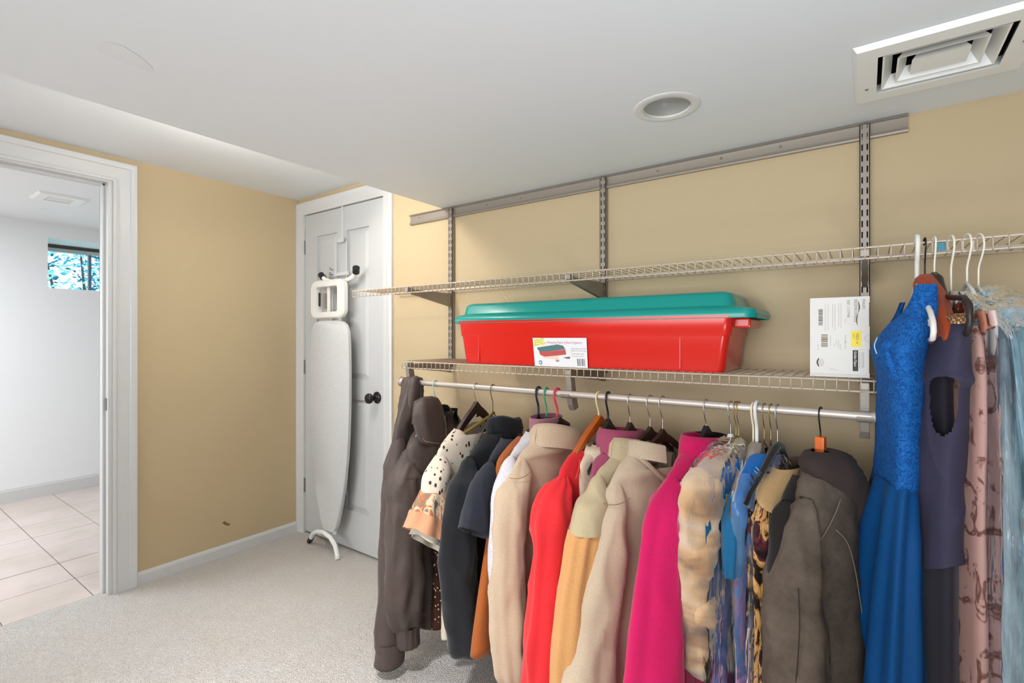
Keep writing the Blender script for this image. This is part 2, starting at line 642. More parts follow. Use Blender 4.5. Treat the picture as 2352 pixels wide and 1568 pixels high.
for hz in (1.807, 1.051, .303):
    h = MB()
    h.tube([(DX0 - .004, yf - .006, hz - .045), (DX0 - .004, yf - .006, hz + .045)], .0065, 10)
    h.box(DX0 - .016, DX0 + .004, yf - .004, yf - .001, hz - .044, hz + .044)
    h.build('hinge', STEEL_GREY, d1, smooth=True)
k = MB()
kx, kz = -2.200, .905
k.lathe([(.001, .0), (.033, .0), (.033, -.004), (.028, -.009), (.012, -.011), (.012, -.034), (.020, -.040), (.027, -.048), (.029, -.057), (.026, -.066), (.016, -.072), (.001, -.073)], (kx, yf, kz), 'y', 28)
k.build('doorknob', BLACK_MET, d1, smooth='all')

# ================================================================== CEILING FIXTURES
# air vent of the low ceiling
vt = thing('ceiling_vent', 'white square four-way air vent set in the low ceiling', 'vent', (.137, 1.471, ZL))
b = MB()
OX0, OX1, OY0, OY1 = -.022, .300, 1.318, 1.622
ring = []


def rect_loop(x0, x1, y0, y1, z):
    return [(x0, y0, z), (x1, y0, z), (x1, y1, z), (x0, y1, z)]


def rings(loops):
    b = MB()
    v = [p for l in loops for p in l]
    fs = [(i * 4 + k, i * 4 + (k + 1) % 4, i * 4 + 4 + (k + 1) % 4, i * 4 + 4 + k) for i in range(len(loops) - 1) for k in range(4)]
    return b.add(v, fs)


VENT_WHITE = plain('white_vent_enamel', srgb(222, 221, 216), .35)
rings([rect_loop(OX0, OX1, OY0, OY1, ZL - .0005), rect_loop(OX0 + .008, OX1 - .008, OY0 + .008, OY1 - .008, ZL - .012),
       rect_loop(VX0 + .018, VX1 - .018, VY0 + .018, VY1 - .018, ZL - .012), rect_loop(VX0 + .010, VX1 - .010, VY0 + .010, VY1 - .010, ZL + .014)]).build('frame', VENT_WHITE, vt)
# dark duct above
rings([rect_loop(VX0 + .002, VX1 - .002, VY0 + .002, VY1 - .002, ZL), rect_loop(VX0 + .002, VX1 - .002, VY0 + .002, VY1 - .002, ZL + .12)]).add(rect_loop(VX0, VX1, VY0, VY1, ZL + .12), [(0, 1, 2, 3)]).build('duct', DARK_DUCT, vt)
for i in range(3):
    o = .027 + .027 * i
    a = .020
    x0, x1, y0, y1 = VX0 + o, VX1 - o, VY0 + o, VY1 - o
    lv = rings([rect_loop(x0, x1, y0, y1, ZL - .009), rect_loop(x0 + .004, x1 - .004, y0 + .004, y1 - .004, ZL - .0085), rect_loop(x0 + a, x1 - a, y0 + a, y1 - a, ZL + .018),
                rect_loop(x0 + a - .003, x1 - a + .003, y0 + a - .003, y1 - a + .003, ZL + .019), rect_loop(x0, x1, y0, y1, ZL - .009)])
    if i == 2:
        lv = rings([rect_loop(x0, x1, y0, y1, ZL - .009), rect_loop(x0 + .004, x1 - .004, y0 + .004, y1 - .004, ZL - .0088)])
        lv.add(rect_loop(x0 + .004, x1 - .004, y0 + .004, y1 - .004, ZL - .0088), [(0, 1, 2, 3)])
        lv.add(rect_loop(x0, x1, y0, y1, ZL - .009) + rect_loop(x0 + .012, x1 - .012, y0 + .012, y1 - .012, ZL + .012),
               [(k, (k + 1) % 4, 4 + (k + 1) % 4, 4 + k) for k in range(4)])
        lv.build('centre_plate', VENT_WHITE, vt)
    else:
        lv.build('louver', VENT_WHITE, vt)
for sx, sy in ((OX0 + .026, (OY0 + OY1) / 2 + .06), (OX1 - .026, (OY0 + OY1) / 2)):
    MB().lathe([(.0005, -.0145), (.003, -.014), (.004, -.012)], (sx, sy, ZL), 'z', 12).build('screw', STEEL_GREY, vt, smooth='all')

# unlit recessed downlight
cn = thing('recessed_light', 'unlit white recessed downlight in the low ceiling above the shelves', 'light', (CANX, CANY, ZL))
MB().lathe([(CANR - .005, .004), (CANR - .004, -.001), (CANR - .001, -.003), (CANR + .018, -.0026), (CANR + .022, -.0012), (CANR + .023, 0)], (CANX, CANY, ZL), 'z', 56).build('trim_ring', plain('light_trim_enamel', srgb(205, 205, 202), .4), cn, smooth='all')
MB().lathe([(CANR - .003, -.003), (CANR - .006, .02), (CANR - .014, .055), (CANR - .018, .06)], (CANX, CANY, ZL), 'z', 56).build('reflector', plain('satin_white_reflector', srgb(176, 175, 170), .25, .2), cn, smooth='all')
MB().lathe([(.0005, .0565), (.03, .056), (CANR - .020, .058), (CANR - .016, .062)], (CANX, CANY, ZL), 'z', 48).build('lens', plain('grey_lamp_lens', srgb(132, 130, 125), .4), cn, smooth='all')
b = MB()
for k in range(3):
    b.box(CANX - .012 + k * .009, CANX - .006 + k * .009, CANY - .005, CANY + .005, ZL + .0555, ZL + .0565)
b.build('lens_print', plain('grey_print', srgb(120, 119, 114), .6), cn)

# air vent of the tiled room
v2 = thing('ceiling_vent', 'small white rectangular vent on the ceiling of the tiled room', 'vent', (-4.245, .915, 2.138))
zc = 2.138
rings([rect_loop(-4.37, -4.12, .79, 1.045, zc - .0005), rect_loop(-4.355, -4.135, .805, 1.03, zc - .012), rect_loop(-4.32, -4.17, .85, .985, zc - .013), rect_loop(-4.315, -4.175, .855, .98, zc - .002)]).build('frame', VENT_WHITE, v2)
MB().box(-4.315, -4.175, .855, .98, zc - .003, zc - .001).build('duct', DARK_DUCT, v2)
for k in range(4):
    x = -4.30 + k * .036
    MB().add([(x, .857, zc - .012), (x + .022, .857, zc - .003), (x + .022, .978, zc - .003), (x, .978, zc - .012)], [(0, 1, 2, 3)]).build('louver', VENT_WHITE, v2)

# lamp of the raised strip (hidden by the low ceiling, it lights the corner)
r1 = thing('ceiling_lamp', 'small white pendant lamp holder on the raised ceiling strip', 'light', (-1.83, .95, ZH))
MB().lathe([(.0005, -.078), (.016, -.078), (.018, -.050), (.006, -.046), (.006, -.018), (.030, -.014), (.050, -.006), (.052, 0)], (-1.83, .95, ZH), 'z', 32).build('holder', VENT_WHITE, r1, smooth='all')

# ================================================================== SHELVING
tr = thing('hang_track', 'long grey metal hang track screwed along the top of the shelf wall', 'rail', (-.91, YW, 1.85))
prof = [(0, 1.821), (-.012, 1.821), (-.014, 1.826), (-.011, 1.833), (-.006, 1.835), (-.005, 1.850), (-.006, 1.864), (-.012, 1.866), (-.015, 1.8695), (-.012, 1.8725), (0, 1.8725)]
MB().prism([(YW - .0005 + p[0], p[1]) for p in prof], 'x', -1.925, .100).build('rail', METAL_TAUPE, tr, smooth=True)
for sx in (-1.86, -1.42, -1.23, -.62, -.40, -.22):
    MB().lathe([(.0005, -.0085), (.003, -.008), (.004, -.006)], (sx, YW, 1.850), 'y', 12).build('screw', STEEL_GREY, tr, smooth='all')

STX = [-1.633, -.832, 0.0]
where = ['nearest the door', 'in the middle, behind the bin', 'behind the white carton']


def standard(x, z0, z1):
    b = MB()
    hw, d = .0125, .020
    yb = YW - .0005
    yF = yb - d
    b.box(x - hw, x - hw + .002, yF, yb, z0, z1)
    b.box(x + hw - .002, x + hw, yF, yb, z0, z1)
    # face with two columns of real slots
    sl = .0036
    cols = [-.0062, .0062]
    b.box(x - hw, x + cols[0] - sl / 2, yF, yF + .002, z0, z1)
    b.box(x + cols[0] + sl / 2, x + cols[1] - sl / 2, yF, yF + .002, z0, z1)
    b.box(x + cols[1] + sl / 2, x + hw, yF, yF + .002, z0, z1)
    z = z1 - .012
    while z > z0:
        lo = max(z0, z - .0135)
        for c in cols:
            b.box(x + c - sl / 2, x + c + sl / 2, yF, yF + .002, lo, z)
        z -= .032
    return b


for x, wh in zip(STX, where):
    s = thing('slotted_standard', 'vertical slotted metal shelf standard ' + wh, 'standard', (x, YW, 1.1), 'slotted shelf standards')
    standard(x, 1.10, 1.862).build('channel', METAL_TAUPE, s)
    MB().box(x - .010, x + .010, YW - .004, YW - .0006, 1.101, 1.861).build('slot_shade_plate', SLOT_SHADE, s)  # near-black plate, the shade inside the slots put into its colour

ROD_Y, ROD_Z = 1.49, 1.046
YF, YBK = 1.500, 1.788
ZU, ZLO = 1.4606, 1.132


def bracket(x, zs, tall, lab, grp):
    s = thing('shelf_bracket', lab, 'bracket', (x, YW - .02, zs), grp)
    yb = YW - .018
    b = MB()
    t = .0065
    b.prism([(yb, zs - .006), (yb, zs - tall), (yb - .03, zs - tall + .006), (YF + .03, zs - .028), (YF + .004, zs - .020), (YF + .004, zs - .006)], 'x', x - t, x + t)
    b.build('arm', METAL_TAUPE, s, bevel=.0012)
    b = MB()
    b.box(x - .010, x + .010, YF - .004, YF + .030, zs - .018, zs - .0005)
    b.build('front_clip', METAL_TAUPE, s, bevel=.002)
    return s


for x, wh in zip(STX, where):
    bracket(x, ZU - .004, .072, 'triangular metal bracket under the upper wire shelf ' + wh, 'upper shelf brackets')
for x, wh in zip(STX, where):
    s = bracket(x, ZLO - .004, .060, 'metal bracket with drop arm under the lower wire shelf ' + wh, 'lower shelf brackets')
    b = MB()
    # drop arm slants back a little and carries the rod in a cradle
    poly = [(1.500, 1.112), (1.530, 1.108), (1.540, 1.060), (1.552, 1.012), (1.560, .992), (1.530, .984), (1.516, 1.004), (1.5085, 1.030), (1.5075, 1.062)]
    b.prism(poly, 'x', x - .0105, x + .0105)
    b.build('drop_arm', METAL_TAUPE, s, bevel=.002)
    c = MB()
    n = 12
    po, pi_ = [], []
    for k in range(n + 1):
        a = R(-20 - 160 * k / n)
        po.append((ROD_Y + .0155 * math.cos(a), ROD_Z + .0155 * math.sin(a)))
        pi_.append((ROD_Y + .0118 * math.cos(a), ROD_Z + .0118 * math.sin(a)))
    c.prism(po + pi_[::-1], 'x', x - .016, x + .016)
    c.build('rod_cradle', METAL_TAUPE, s, smooth=True)


def wire_shelf(x0, x1, zs, name, lab):
    s = thing(name, lab, 'shelf', ((x0 + x1) / 2, YF, zs))
    lw = .0025
    for y, z in ((YF, zs), (YF, zs - .027), (YBK, zs), (YF + .145, zs - .003)):
        MB().tube([(x0, y, z - .002 if y > YF + .1 and y < YBK else z), (x1, y, z)], lw, 8).build('long_wire', WIRE, s, smooth=True)
    proto = MB().tube([(0, YBK + .002, zs + .003), (0, YF + .004, zs + .003), (0, YF - .002, zs + .001), (0, YF - .0032, zs - .004), (0, YF - .0032, zs - .029)], .0014, 6)
    first = proto.build('cross_wire', WIRE, s, smooth='all')
    x = x0 + .004
    first.location.x = x
    while x + .0254 < x1:
        x += .0254
        c = first.copy()
        COL.objects.link(c)
        c.location.x = x
    return s


wire_shelf(-2.010, 1.20, ZU, 'wire_shelf', 'upper taupe wire shelf running past the edge of the picture')
wire_shelf(-1.662, .030, ZLO, 'wire_shelf', 'lower taupe wire shelf that carries the red bin and the carton')

rd = thing('closet_rod', 'satin metal closet rod under the lower shelf, full of hung clothes', 'rod', (-.82, ROD_Y, ROD_Z))
MB().tube([(-1.655, ROD_Y, ROD_Z), (.027, ROD_Y, ROD_Z)], .0112, 24).build('tube', ROD_METAL, rd, smooth=True)
MB().lathe([(.0112, .03), (.0125, .012), (.0165, .004), (.0215, .001), (.0215, -.002), (.015, -.0025), (.001, -.0015)], (-1.657, ROD_Y, ROD_Z), 'x', 30).build('end_cap', ROD_METAL, rd, smooth=True)
MB().lathe([(.0112, -.012), (.0135, -.004), (.0205, -.0005), (.0205, .0025), (.001, .003)], (.025, ROD_Y, ROD_Z), 'x', 30).build('end_cap', ROD_METAL, rd, smooth=True)

# ================================================================== RED BIN WITH TEAL LID
bn = thing('storage_bin', 'long red plastic storage bin with a teal lid on the lower shelf', 'bin', (-.81, 1.64, ZLO + .005))
RED = plain('glossy_red_plastic', srgb(196, 32, 22), .2)
TEAL = plain('glossy_teal_plastic', srgb(0, 134, 126), .25)
ZB = ZLO + .0048


def rrect(x0, x1, y0, y1, r, z, n=6):
    pts = []
    for cx, cy, a0 in ((x1 - r, y1 - r, 0), (x0 + r, y1 - r, 90), (x0 + r, y0 + r, 180), (x1 - r, y0 + r, 270)):
        for k in range(n + 1):
            a = R(a0 + 90 * k / n)
            pts.append((cx + r * math.cos(a), cy + r * math.sin(a), z))
    return pts


def stack(loops, cap0=False, cap1=False):
    b = MB()
    n = len(loops[0])
    v = [p for l in loops for p in l]
    fs = [(i * n + k, i * n + (k + 1) % n, (i + 1) * n + (k + 1) % n, (i + 1) * n + k) for i in range(len(loops) - 1) for k in range(n)]
    if cap0:
        fs.append(tuple(range(n)))
    if cap1:
        fs.append(tuple((len(loops) - 1) * n + k for k in range(n)))
    return b.add(v, fs)


BY0, BY1 = 1.512, 1.772


def bl(e, z, r=.022):      # a level of the bin, e = how far out of the bottom outline
    return rrect(-1.312 - e * 1.3, -.330 + e * 1.1, BY0 - e * .35, BY1 + e * .1, r, z)


stack([bl(-.006, ZB, .02), bl(0, ZB + .006), bl(.012, ZB + .105), bl(.0125, ZB + .106), bl(.016, ZB + .109), bl(.021, ZB + .160), bl(.030, ZB + .160), bl(.030, ZB + .167)], True).build('tub', RED, bn, smooth=True)
# shallow ribs of the tub and the end handle
for x in (-1.235, -.455):
    MB().box(x, x + .004, BY0 - .0052, BY0 + .004, ZB + .008, ZB + .104).build('rib', RED, bn, bevel=.001)
for x0, x1 in ((-.322, -.268), (-1.374, -1.330)):
    MB().box(x0, x1, 1.56, 1.72, ZB + .130, ZB + .160).build('handle', RED, bn, bevel=.006)


def ll(x0, x1, y0, y1, r, z):
    return rrect(x0, x1, y0, y1, r, z)


LZ = ZB + .160
lid = stack([ll(-1.368, -.248, 1.503, 1.785, .03, LZ - .002), ll(-1.372, -.244, 1.501, 1.787, .032, LZ + .010), ll(-1.366, -.250, 1.505, 1.783, .032, LZ + .024),
             ll(-1.350, -.275, 1.513, 1.778, .03, LZ + .030), ll(-1.338, -.296, 1.520, 1.774, .03, LZ + .033), ll(-1.334, -.302, 1.523, 1.772, .03, LZ + .038),
             ll(-1.329, -.312, 1.530, 1.768, .028, LZ + .066), ll(-1.322, -.320, 1.537, 1.764, .026, LZ + .074), ll(-1.305, -.335, 1.552, 1.752, .02, LZ + .078)], False, True)
lid.build('lid', TEAL, bn, smooth=True)
# printed label on the front
yl = BY0 - .0065
WHITE_CARD = plain('white_label_paper', srgb(212, 210, 211), .5)
lab = MB()
lab.add([(-.978, yl - .0030, ZB + .1005), (-.762, yl - .0030, ZB + .1005), (-.759, yl + .0004, ZB - .0015), (-.970, yl + .0004, ZB - .0005)], [(0, 1, 2, 3)])
lb = lab.build('printed_label', WHITE_CARD, bn)
LX, LYD = Vector((1, 0, 0)), Vector((0, -.034, 1)).normalized()


def onl(u, v, d=.0004):     # a point of the label, u across and v up in metres from its lower left corner
    return Vector((-.970 + u - v * .06, yl + .0004 - v * .034 - d, ZB - .0005 + v))


def lpoly(pts, name, mat, d=.0004):
    return MB().add([onl(u, v, d) for u, v in pts], [tuple(range(len(pts)))]).build(name, mat, lb)


YEL = plain('yellow_print', srgb(238, 216, 130), .5)
GREYP = plain('grey_text_print', srgb(150, 148, 150), .6)
lpoly([(.002, .098), (.044, .0985), (.052, .084), (.040, .074), (.004, .070)], 'yellow_flash', YEL)
DKY = plain('olive_print', srgb(130, 112, 40), .6)
for i, t_ in enumerate(('INCLUDES', 'INTERIOR', 'BOW TRAYS')):
    text(t_, .0085, onl(.006, .0885 - i * .0085, .0008), (1, 0, .18), (-.18, -.02, 1), DKY, lb)
text('Wrapping Paper & Bow Organizer', .0125, onl(.057, .081, .0008), LX, LYD, plain('rose_print', srgb(186, 130, 146), .6), lb, sx=.80)
lpoly([(.014, .063), (.018, .067), (.100, .078), (.122, .074), (.130, .062), (.060, .053), (.024, .052)], 'lid_print', plain('teal_print', srgb(74, 104, 106), .6))
lpoly([(.022, .052), (.060, .053), (.130, .061), (.132, .043), (.045, .034), (.026, .040)], 'tub_print', plain('red_print', srgb(172, 70, 66), .6))
lpoly([(.034, .037), (.045, .034), (.100, .038), (.102, .026), (.040, .028)], 'rolls_print', plain('beige_print', srgb(216, 188, 172), .6))
lpoly([(.088, .0245), (.098, .0250), (.105, .0210), (.098, .0170), (.090, .0180)], 'bow_print', plain('brown_print', srgb(160, 128, 120), .6), .0007)
lpoly([(.118, .0325), (.146, .037), (.147, .030), (.136, .0285)], 'end_print', plain('slate_print', srgb(92, 98, 94), .6))
text('Holds gift wrap rolls', .0068, onl(.152, .062, .0008), LX, LYD, GREYP, lb)
text('ribbons, bows and tape', .0062, onl(.152, .055, .0008), LX, LYD, GREYP, lb)
text('Keeps paper neat', .0068, onl(.152, .045, .0008), LX, LYD, GREYP, lb)
text('and easy to store', .0066, onl(.152, .037, .0008), LX, LYD, GREYP, lb)
BLUEP = plain('blue_print', srgb(84, 112, 140), .6)
lpoly([(.025 + .0078 * math.cos(a * .4488), .013 + .0078 * math.sin(a * .4488)) for a in range(14)], 'round_logo', BLUEP)
lpoly([(.025 + .0045 * math.cos(a * .4488), .013 + .0045 * math.sin(a * .4488)) for a in range(14)], 'round_logo_centre', plain('pale_blue_print', srgb(196, 210, 224), .6), .0009)
text('3', .009, onl(.0232, .010, .0012), LX, LYD, BLUEP, lb)
bc = MB()
u = .173
for wd, gp in ((.004, .0014), (.0012, .002), (.0035, .003), (.001, .0015), (.0042, .0016), (.0015, .002), (.0022, .001)):
    bc.add([onl(u, .006, .0006), onl(u + wd, .006, .0006), onl(u + wd, .030, .0006), onl(u, .030, .0006)], [(0, 1, 2, 3)])
    u += wd + gp
bc.build('barcode', plain('dark_grey_print', srgb(110, 110, 112), .6), lb)

# ================================================================== WHITE CARTON
cb = thing('carton', 'white printed carton standing on end on the lower shelf', 'box', (-.055, 1.56, ZB))
CARD = plain('white_cardboard', srgb(208, 204, 198), .55)
CX0, CX1, CY, CZ0, CZ1 = -.1185, .0105, 1.528, ZB, ZB + .206
body = MB().box(CX0, CX1, CY, CY + .085, CZ0, CZ1).build('box_body', CARD, cb, bevel=.0015)
DKP = plain('dark_print', srgb(64, 62, 60), .6)


def onc(u, v, d=.0004):
    return Vector((CX0 + u, CY - d, CZ0 + v))


def cpoly(u0, u1, v0, v1, name, mat, d=.0004):
    return MB().add([onc(u0, v0, d), onc(u1, v0, d), onc(u1, v1, d), onc(u0, v1, d)], [(0, 1, 2, 3)]).build(name, mat, cb)


DN, RTD = (0, 0, -1), (1, 0, 0)      # the print runs down the carton
text('PHILIPS', .0082, onc(.1135, .1985, .0005), DN, RTD, plain('slate_blue_print', srgb(110, 124, 130), .6), cb, sx=.95)
text('RESPIRONICS', .0098, onc(.0965, .1985, .0005), DN, RTD, plain('grey_brown_print', srgb(128, 118, 112), .6), cb, sx=.98)
text('REF  1137948', .0088, onc(.0815, .1975, .0005), DN, RTD, plain('warm_grey_print', srgb(132, 128, 122), .6), cb, sx=.90)
b = MB()
sw = [(.1045 + .0028 * math.sin(k / 14 * 6.0), .195 - .062 * k / 14) for k in range(15)]
wv = [.0002 + .0012 * abs(math.sin(k / 14 * 6.3)) for k in range(15)]
b.add([onc(u - w_, v) for (u, v), w_ in zip(sw, wv)] + [onc(u + w_, v) for (u, v), w_ in zip(sw, wv)], [(k, k + 1, 16 + k, 15 + k) for k in range(14)])
b.build('swoosh', DKP, cb)
LG = plain('pale_grey_print', srgb(188, 182, 174), .6)
b = MB()
for u, v0, v1 in ((.034, .118, .190), (.040, .122, .190), (.050, .128, .190), (.055, .120, .188), (.063, .130, .190), (.068, .126, .190), (.077, .140, .152)):
    b.add([onc(u, v0), onc(u + .0016, v0), onc(u + .0016, v1), onc(u, v1)], [(0, 1, 2, 3)])
b.build('fine_print', LG, cb)


def barcode(u0, u1, v0, v1, seed, mat):
    rr = random.Random(seed)
    b = MB()
    v = v0
    while v < v1:
        t_ = rr.uniform(.0006, .0030)
        b.add([onc(u0, v), onc(u1, v), onc(u1, min(v1, v + t_)), onc(u0, min(v1, v + t_))], [(0, 1, 2, 3)])
        v += t_ + rr.uniform(.0004, .0016)
    b.build('barcode', mat, cb)


barcode(.0195, .029, .134, .176, 3, plain('barcode_print', srgb(112, 104, 96), .6))
barcode(.0255, .040, .078, .110, 5, plain('brown_barcode_print', srgb(122, 106, 82), .6))
ym = plain('yellow_sticker', srgb(240, 200, 66), .5)
cpoly(.090, .112, .078, .119, 'yellow_sticker', ym)
text('MED', .0088, onc(.1000, .113, .0009), DN, RTD, DKY, cb)
text('cushion', .0045, onc(.0945, .113, .0009), DN, RTD, DKY, cb)
text('M', .0070, onc(.1000, .092, .0009), DN, RTD, DKY, cb)
GR = plain('pale_green_print', srgb(158, 170, 154), .6)
text('For use', .0062, onc(.0765, .108, .0005), DN, RTD, GR, cb)
text('Rx only', .0062, onc(.0765, .092, .0005), DN, RTD, GR, cb)
b = MB()
for u, v0, v1 in ((.058, .080, .098), (.063, .074, .096), (.067, .070, .086), (.053, .078, .087), (.0455, .080, .108), (.018, .068, .085)):
    b.add([onc(u, v0), onc(u + .0014, v0), onc(u + .0014, v1), onc(u, v1)], [(0, 1, 2, 3)])
b.build('fine_print', LG, cb)
cpoly(.0935, .1050, .017, .070, 'black_panel', plain('black_print', srgb(26, 22, 20), .5))
text('Golden Paper', .0082, onc(.0965, .0675, .0009), DN, RTD, plain('white_print', srgb(226, 222, 216), .6), cb, sx=.86)
b = MB()
for u, v0, v1 in ((.108, .024, .066), (.1125, .026, .066), (.1155, .026, .066)):
    b.add([onc(u, v0), onc(u + .0012, v0), onc(u + .0012, v1), onc(u, v1)], [(0, 1, 2, 3)])
b.add([onc(.105, .0705), onc(.1185, .0712), onc(.1185, .0720), onc(.105, .0713)], [(0, 1, 2, 3)])
b.build('fine_print', plain('mid_grey_print', srgb(160, 156, 154), .6), cb)
# little drawing of the mask, thumb notch and flap edges
b = MB()
b.add([onc(.0150 + .004 * (1 - math.sin(math.pi * k / 8)), .026 + .022 * k / 8) for k in range(9)] + [onc(.0185 + .0025 * (1 - math.sin(math.pi * k / 8)), .026 + .022 * k / 8) for k in range(9)], [(k, k + 1, 10 + k, 9 + k) for k in range(8)])
b.build('mask_drawing_rim', plain('charcoal_print', srgb(72, 68, 66), .6), cb)
MB().add([onc(.0190, .026), onc(.030, .027), onc(.032, .037), onc(.030, .046), onc(.0190, .047), onc(.0178, .037)], [(0, 1, 2, 3, 4, 5)]).build('mask_drawing', plain('silver_print', srgb(194, 188, 184), .6), cb)
MB().add([onc(.039, .0245), onc(.061, .0180), onc(.0612, .0168), onc(.045, .0210)], [(0, 1, 2, 3)]).build('mask_tube_drawing', plain('silver_print_2', srgb(190, 182, 184), .6), cb)
b = MB()
b.add([onc(.1282 - .0105 * math.sin(math.pi * k / 12), .0995 + .0092 * -math.cos(math.pi * k / 12)) for k in range(13)] + [onc(.1282 - .0090 * math.sin(math.pi * k / 12), .0995 + .0078 * -math.cos(math.pi * k / 12)) for k in range(13)], [(k, k + 1, 14 + k, 13 + k) for k in range(12)])
b.build('thumb_notch', plain('notch_grey', srgb(176, 180, 170), .6), cb)
fl = plain('flap_shadow_gap', srgb(96, 84, 74), .8)
cpoly(.1272, .1288, .130, .190, 'flap_gap', fl, .0003)
cpoly(.1272, .1288, .012, .072, 'flap_gap', fl, .0003)

# ================================================================== IRONING BOARD ON THE DOOR
hk = thing('ironing_board_holder', 'white over-door wire holder hooked on the top of the closed door', 'holder', (-2.505, YW - .01, 2.0))
b = MB()
b.box(-2.513, -2.497, YW - .0005 - .004, YW + .0035, 1.80, 2.003)
b.box(-2.513, -2.497, YW - .004, YW + .03, 2.0075, 2.0095)
b.box(-2.513, -2.497, YW - .0045, YW - .0005, 2.0, 2.0095)
b.build('strap', WHITE_TRIM, hk, bevel=.0008)
b = MB()
yh = YW - .012
b.tube([(-2.552, yh, 1.80), (-2.452, yh, 1.80), (-2.452, yh, 1.53), (-2.552, yh, 1.53)], .003, 8, closed=True)
b.build('wire_frame', WHITE_TRIM, hk, smooth=True)
b = MB()
b.box(-2.53, -2.475, yh - .006, yh, 1.795, 1.82)
b.box(-2.57, -2.43, yh - .006, yh, 1.60, 1.62)
b.build('cross_plate', WHITE_TRIM, hk, bevel=.001)
for zz in (1.640, 1.612, 1.585):
    MB().tube([(-2.58, yh, zz), (-2.58, yh - .02, zz), (-2.58, yh - .022, zz + .012)], .003, 8).build('prong', STEEL_GREY, hk, smooth=True)

ib = thing('ironing_board', 'white folded ironing board hung nose down on the closed door', 'ironing board', (-2.53, 1.72, .10))
COVER = fabric('white_ironing_cover', srgb(210, 210, 209), .8, 500, .12, .02, 0)
yF, yB = 1.708, 1.735
# board outline (half widths from the top, wide end, down to the nose)
prof = [(1.334, .085), (1.325, .130), (1.305, .158), (1.27, .174), (1.20, .182), (1.05, .186), (.85, .184), (.70, .178), (.56, .166), (.44, .148), (.32, .122), (.23, .096), (.17, .076), (.135, .056), (.125, .030)]
cxm = -2.513
n = len(prof)
vs = []
for dy, sc in ((yB, .93), (yB - .004, 1.0), (yF + .006, 1.0), (yF, .95)):
    vs += [(cxm - w_ * sc, dy, z) for z, w_ in prof] + [(cxm + w_ * sc, dy, z) for z, w_ in prof[::-1]]
N2 = 2 * n
fs = [(i * N2 + k, i * N2 + (k + 1) % N2, (i + 1) * N2 + (k + 1) % N2, (i + 1) * N2 + k) for i in range(3) for k in range(N2)]
fs += [(3 * N2 + k, 3 * N2 + k + 1, 3 * N2 + N2 - 2 - k, 3 * N2 + N2 - 1 - k) for k in range(n - 1)]
fs += [(k + 1, k, N2 - 1 - k, N2 - 2 - k) for k in range(n - 1)]
MB().add(vs, fs).build('cover', COVER, ib, smooth=True)
MB().box(cxm - .12, cxm + .12, yB - .001, yB + .012, .35, 1.25).build('board_underside', plain('grey_mesh_metal', srgb(150, 150, 148), .6), ib)
# iron rest at the wide end
IX0, IX1, IZ0, IZ1 = -2.680, -2.362, 1.348, 1.570


def rr_xz(x0, x1, z0, z1, r, y, n=6):
    return [(p[0], y, p[1]) for p in [(q[0], q[1]) for q in rrect(x0, x1, z0, z1, r, 0, n)]]


stack([rr_xz(IX0 + .008, IX1 - .008, IZ0 + .008, IZ1 - .008, .045, 1.738), rr_xz(IX0, IX1, IZ0, IZ1, .05, 1.730), rr_xz(IX0, IX1, IZ0, IZ1, .05, 1.708), rr_xz(IX0 + .008, IX1 - .008, IZ0 + .008, IZ1 - .008, .045, 1.700),
       rr_xz(-2.622, -2.418, 1.384, 1.532, .014, 1.700), rr_xz(-2.618, -2.422, 1.388, 1.528, .012, 1.716), rr_xz(-2.618, -2.422, 1.388, 1.528, .012, 1.738), rr_xz(IX0 + .008, IX1 - .008, IZ0 + .008, IZ1 - .008, .045, 1.738)]).build('iron_rest', WHITE_PL, ib, smooth=True)
MB().box(-2.615, -2.60, 1.712, 1.718, 1.42, 1.50).build('rest_pad', BLACK_PL, ib, bevel=.002)
MB().box(-2.438, -2.430, 1.712, 1.718, 1.42, 1.50).build('rest_pad', BLACK_PL, ib, bevel=.002)
MB().box(-2.545, -2.52, 1.722, 1.730, 1.388, 1.528).build('rest_bar', WHITE_PL, ib, bevel=.002)
MB().box(-2.585, -2.545, 1.724, 1.729, 1.388, 1.405).build('rest_plate', GREY_PL, ib, bevel=.001)
MB().box(-2.585, -2.545, 1.724, 1.729, 1.495, 1.520).build('rest_plate', GREY_PL, ib, bevel=.001)
# folded legs: upper foot behind the rest with two black caps, lower curved foot with caps
WT = plain('white_tube_enamel', srgb(220, 220, 216), .3)
MB().tube([(-2.625, 1.745, 1.600), (-2.59, 1.745, 1.575), (-2.53, 1.752, 1.562), (-2.40, 1.752, 1.562), (-2.33, 1.745, 1.578), (-2.288, 1.735, 1.605)], .013, 14).build('foot_bar', WT, ib, smooth=True)
MB().tube([(-2.612, 1.745, 1.590), (-2.640, 1.745, 1.612)], .0185, 18).build('foot_cap', BLACK_PL, ib, smooth=True)
MB().tube([(-2.298, 1.737, 1.598), (-2.276, 1.722, 1.622)], .0195, 20).build('foot_cap', BLACK_PL, ib, smooth=True)
MB().tube([(-2.55, 1.755, 1.56), (-2.55, 1.755, .20)], .011, 12).build('leg', WT, ib, smooth=True)
MB().tube([(-2.46, 1.755, 1.56), (-2.475, 1.748, .70), (-2.485, 1.744, .16), (-2.49, 1.735, .105)], .011, 12).build('leg', WT, ib, smooth=True)
arc = [(-2.700, 1.715, .030), (-2.672, 1.712, .072), (-2.62, 1.708, .100), (-2.55, 1.704, .112), (-2.48, 1.700, .100), (-2.43, 1.696, .068), (-2.400, 1.692, .012)]
sm = []
for i in range(len(arc) - 1):
    for t_ in (0, .33, .66):
        sm.append(tuple(arc[i][k] * (1 - t_) + arc[i + 1][k] * t_ for k in range(3)))
sm.append(arc[-1])
MB().tube(sm, .0125, 12).build('foot_bar', WT, ib, smooth=True)
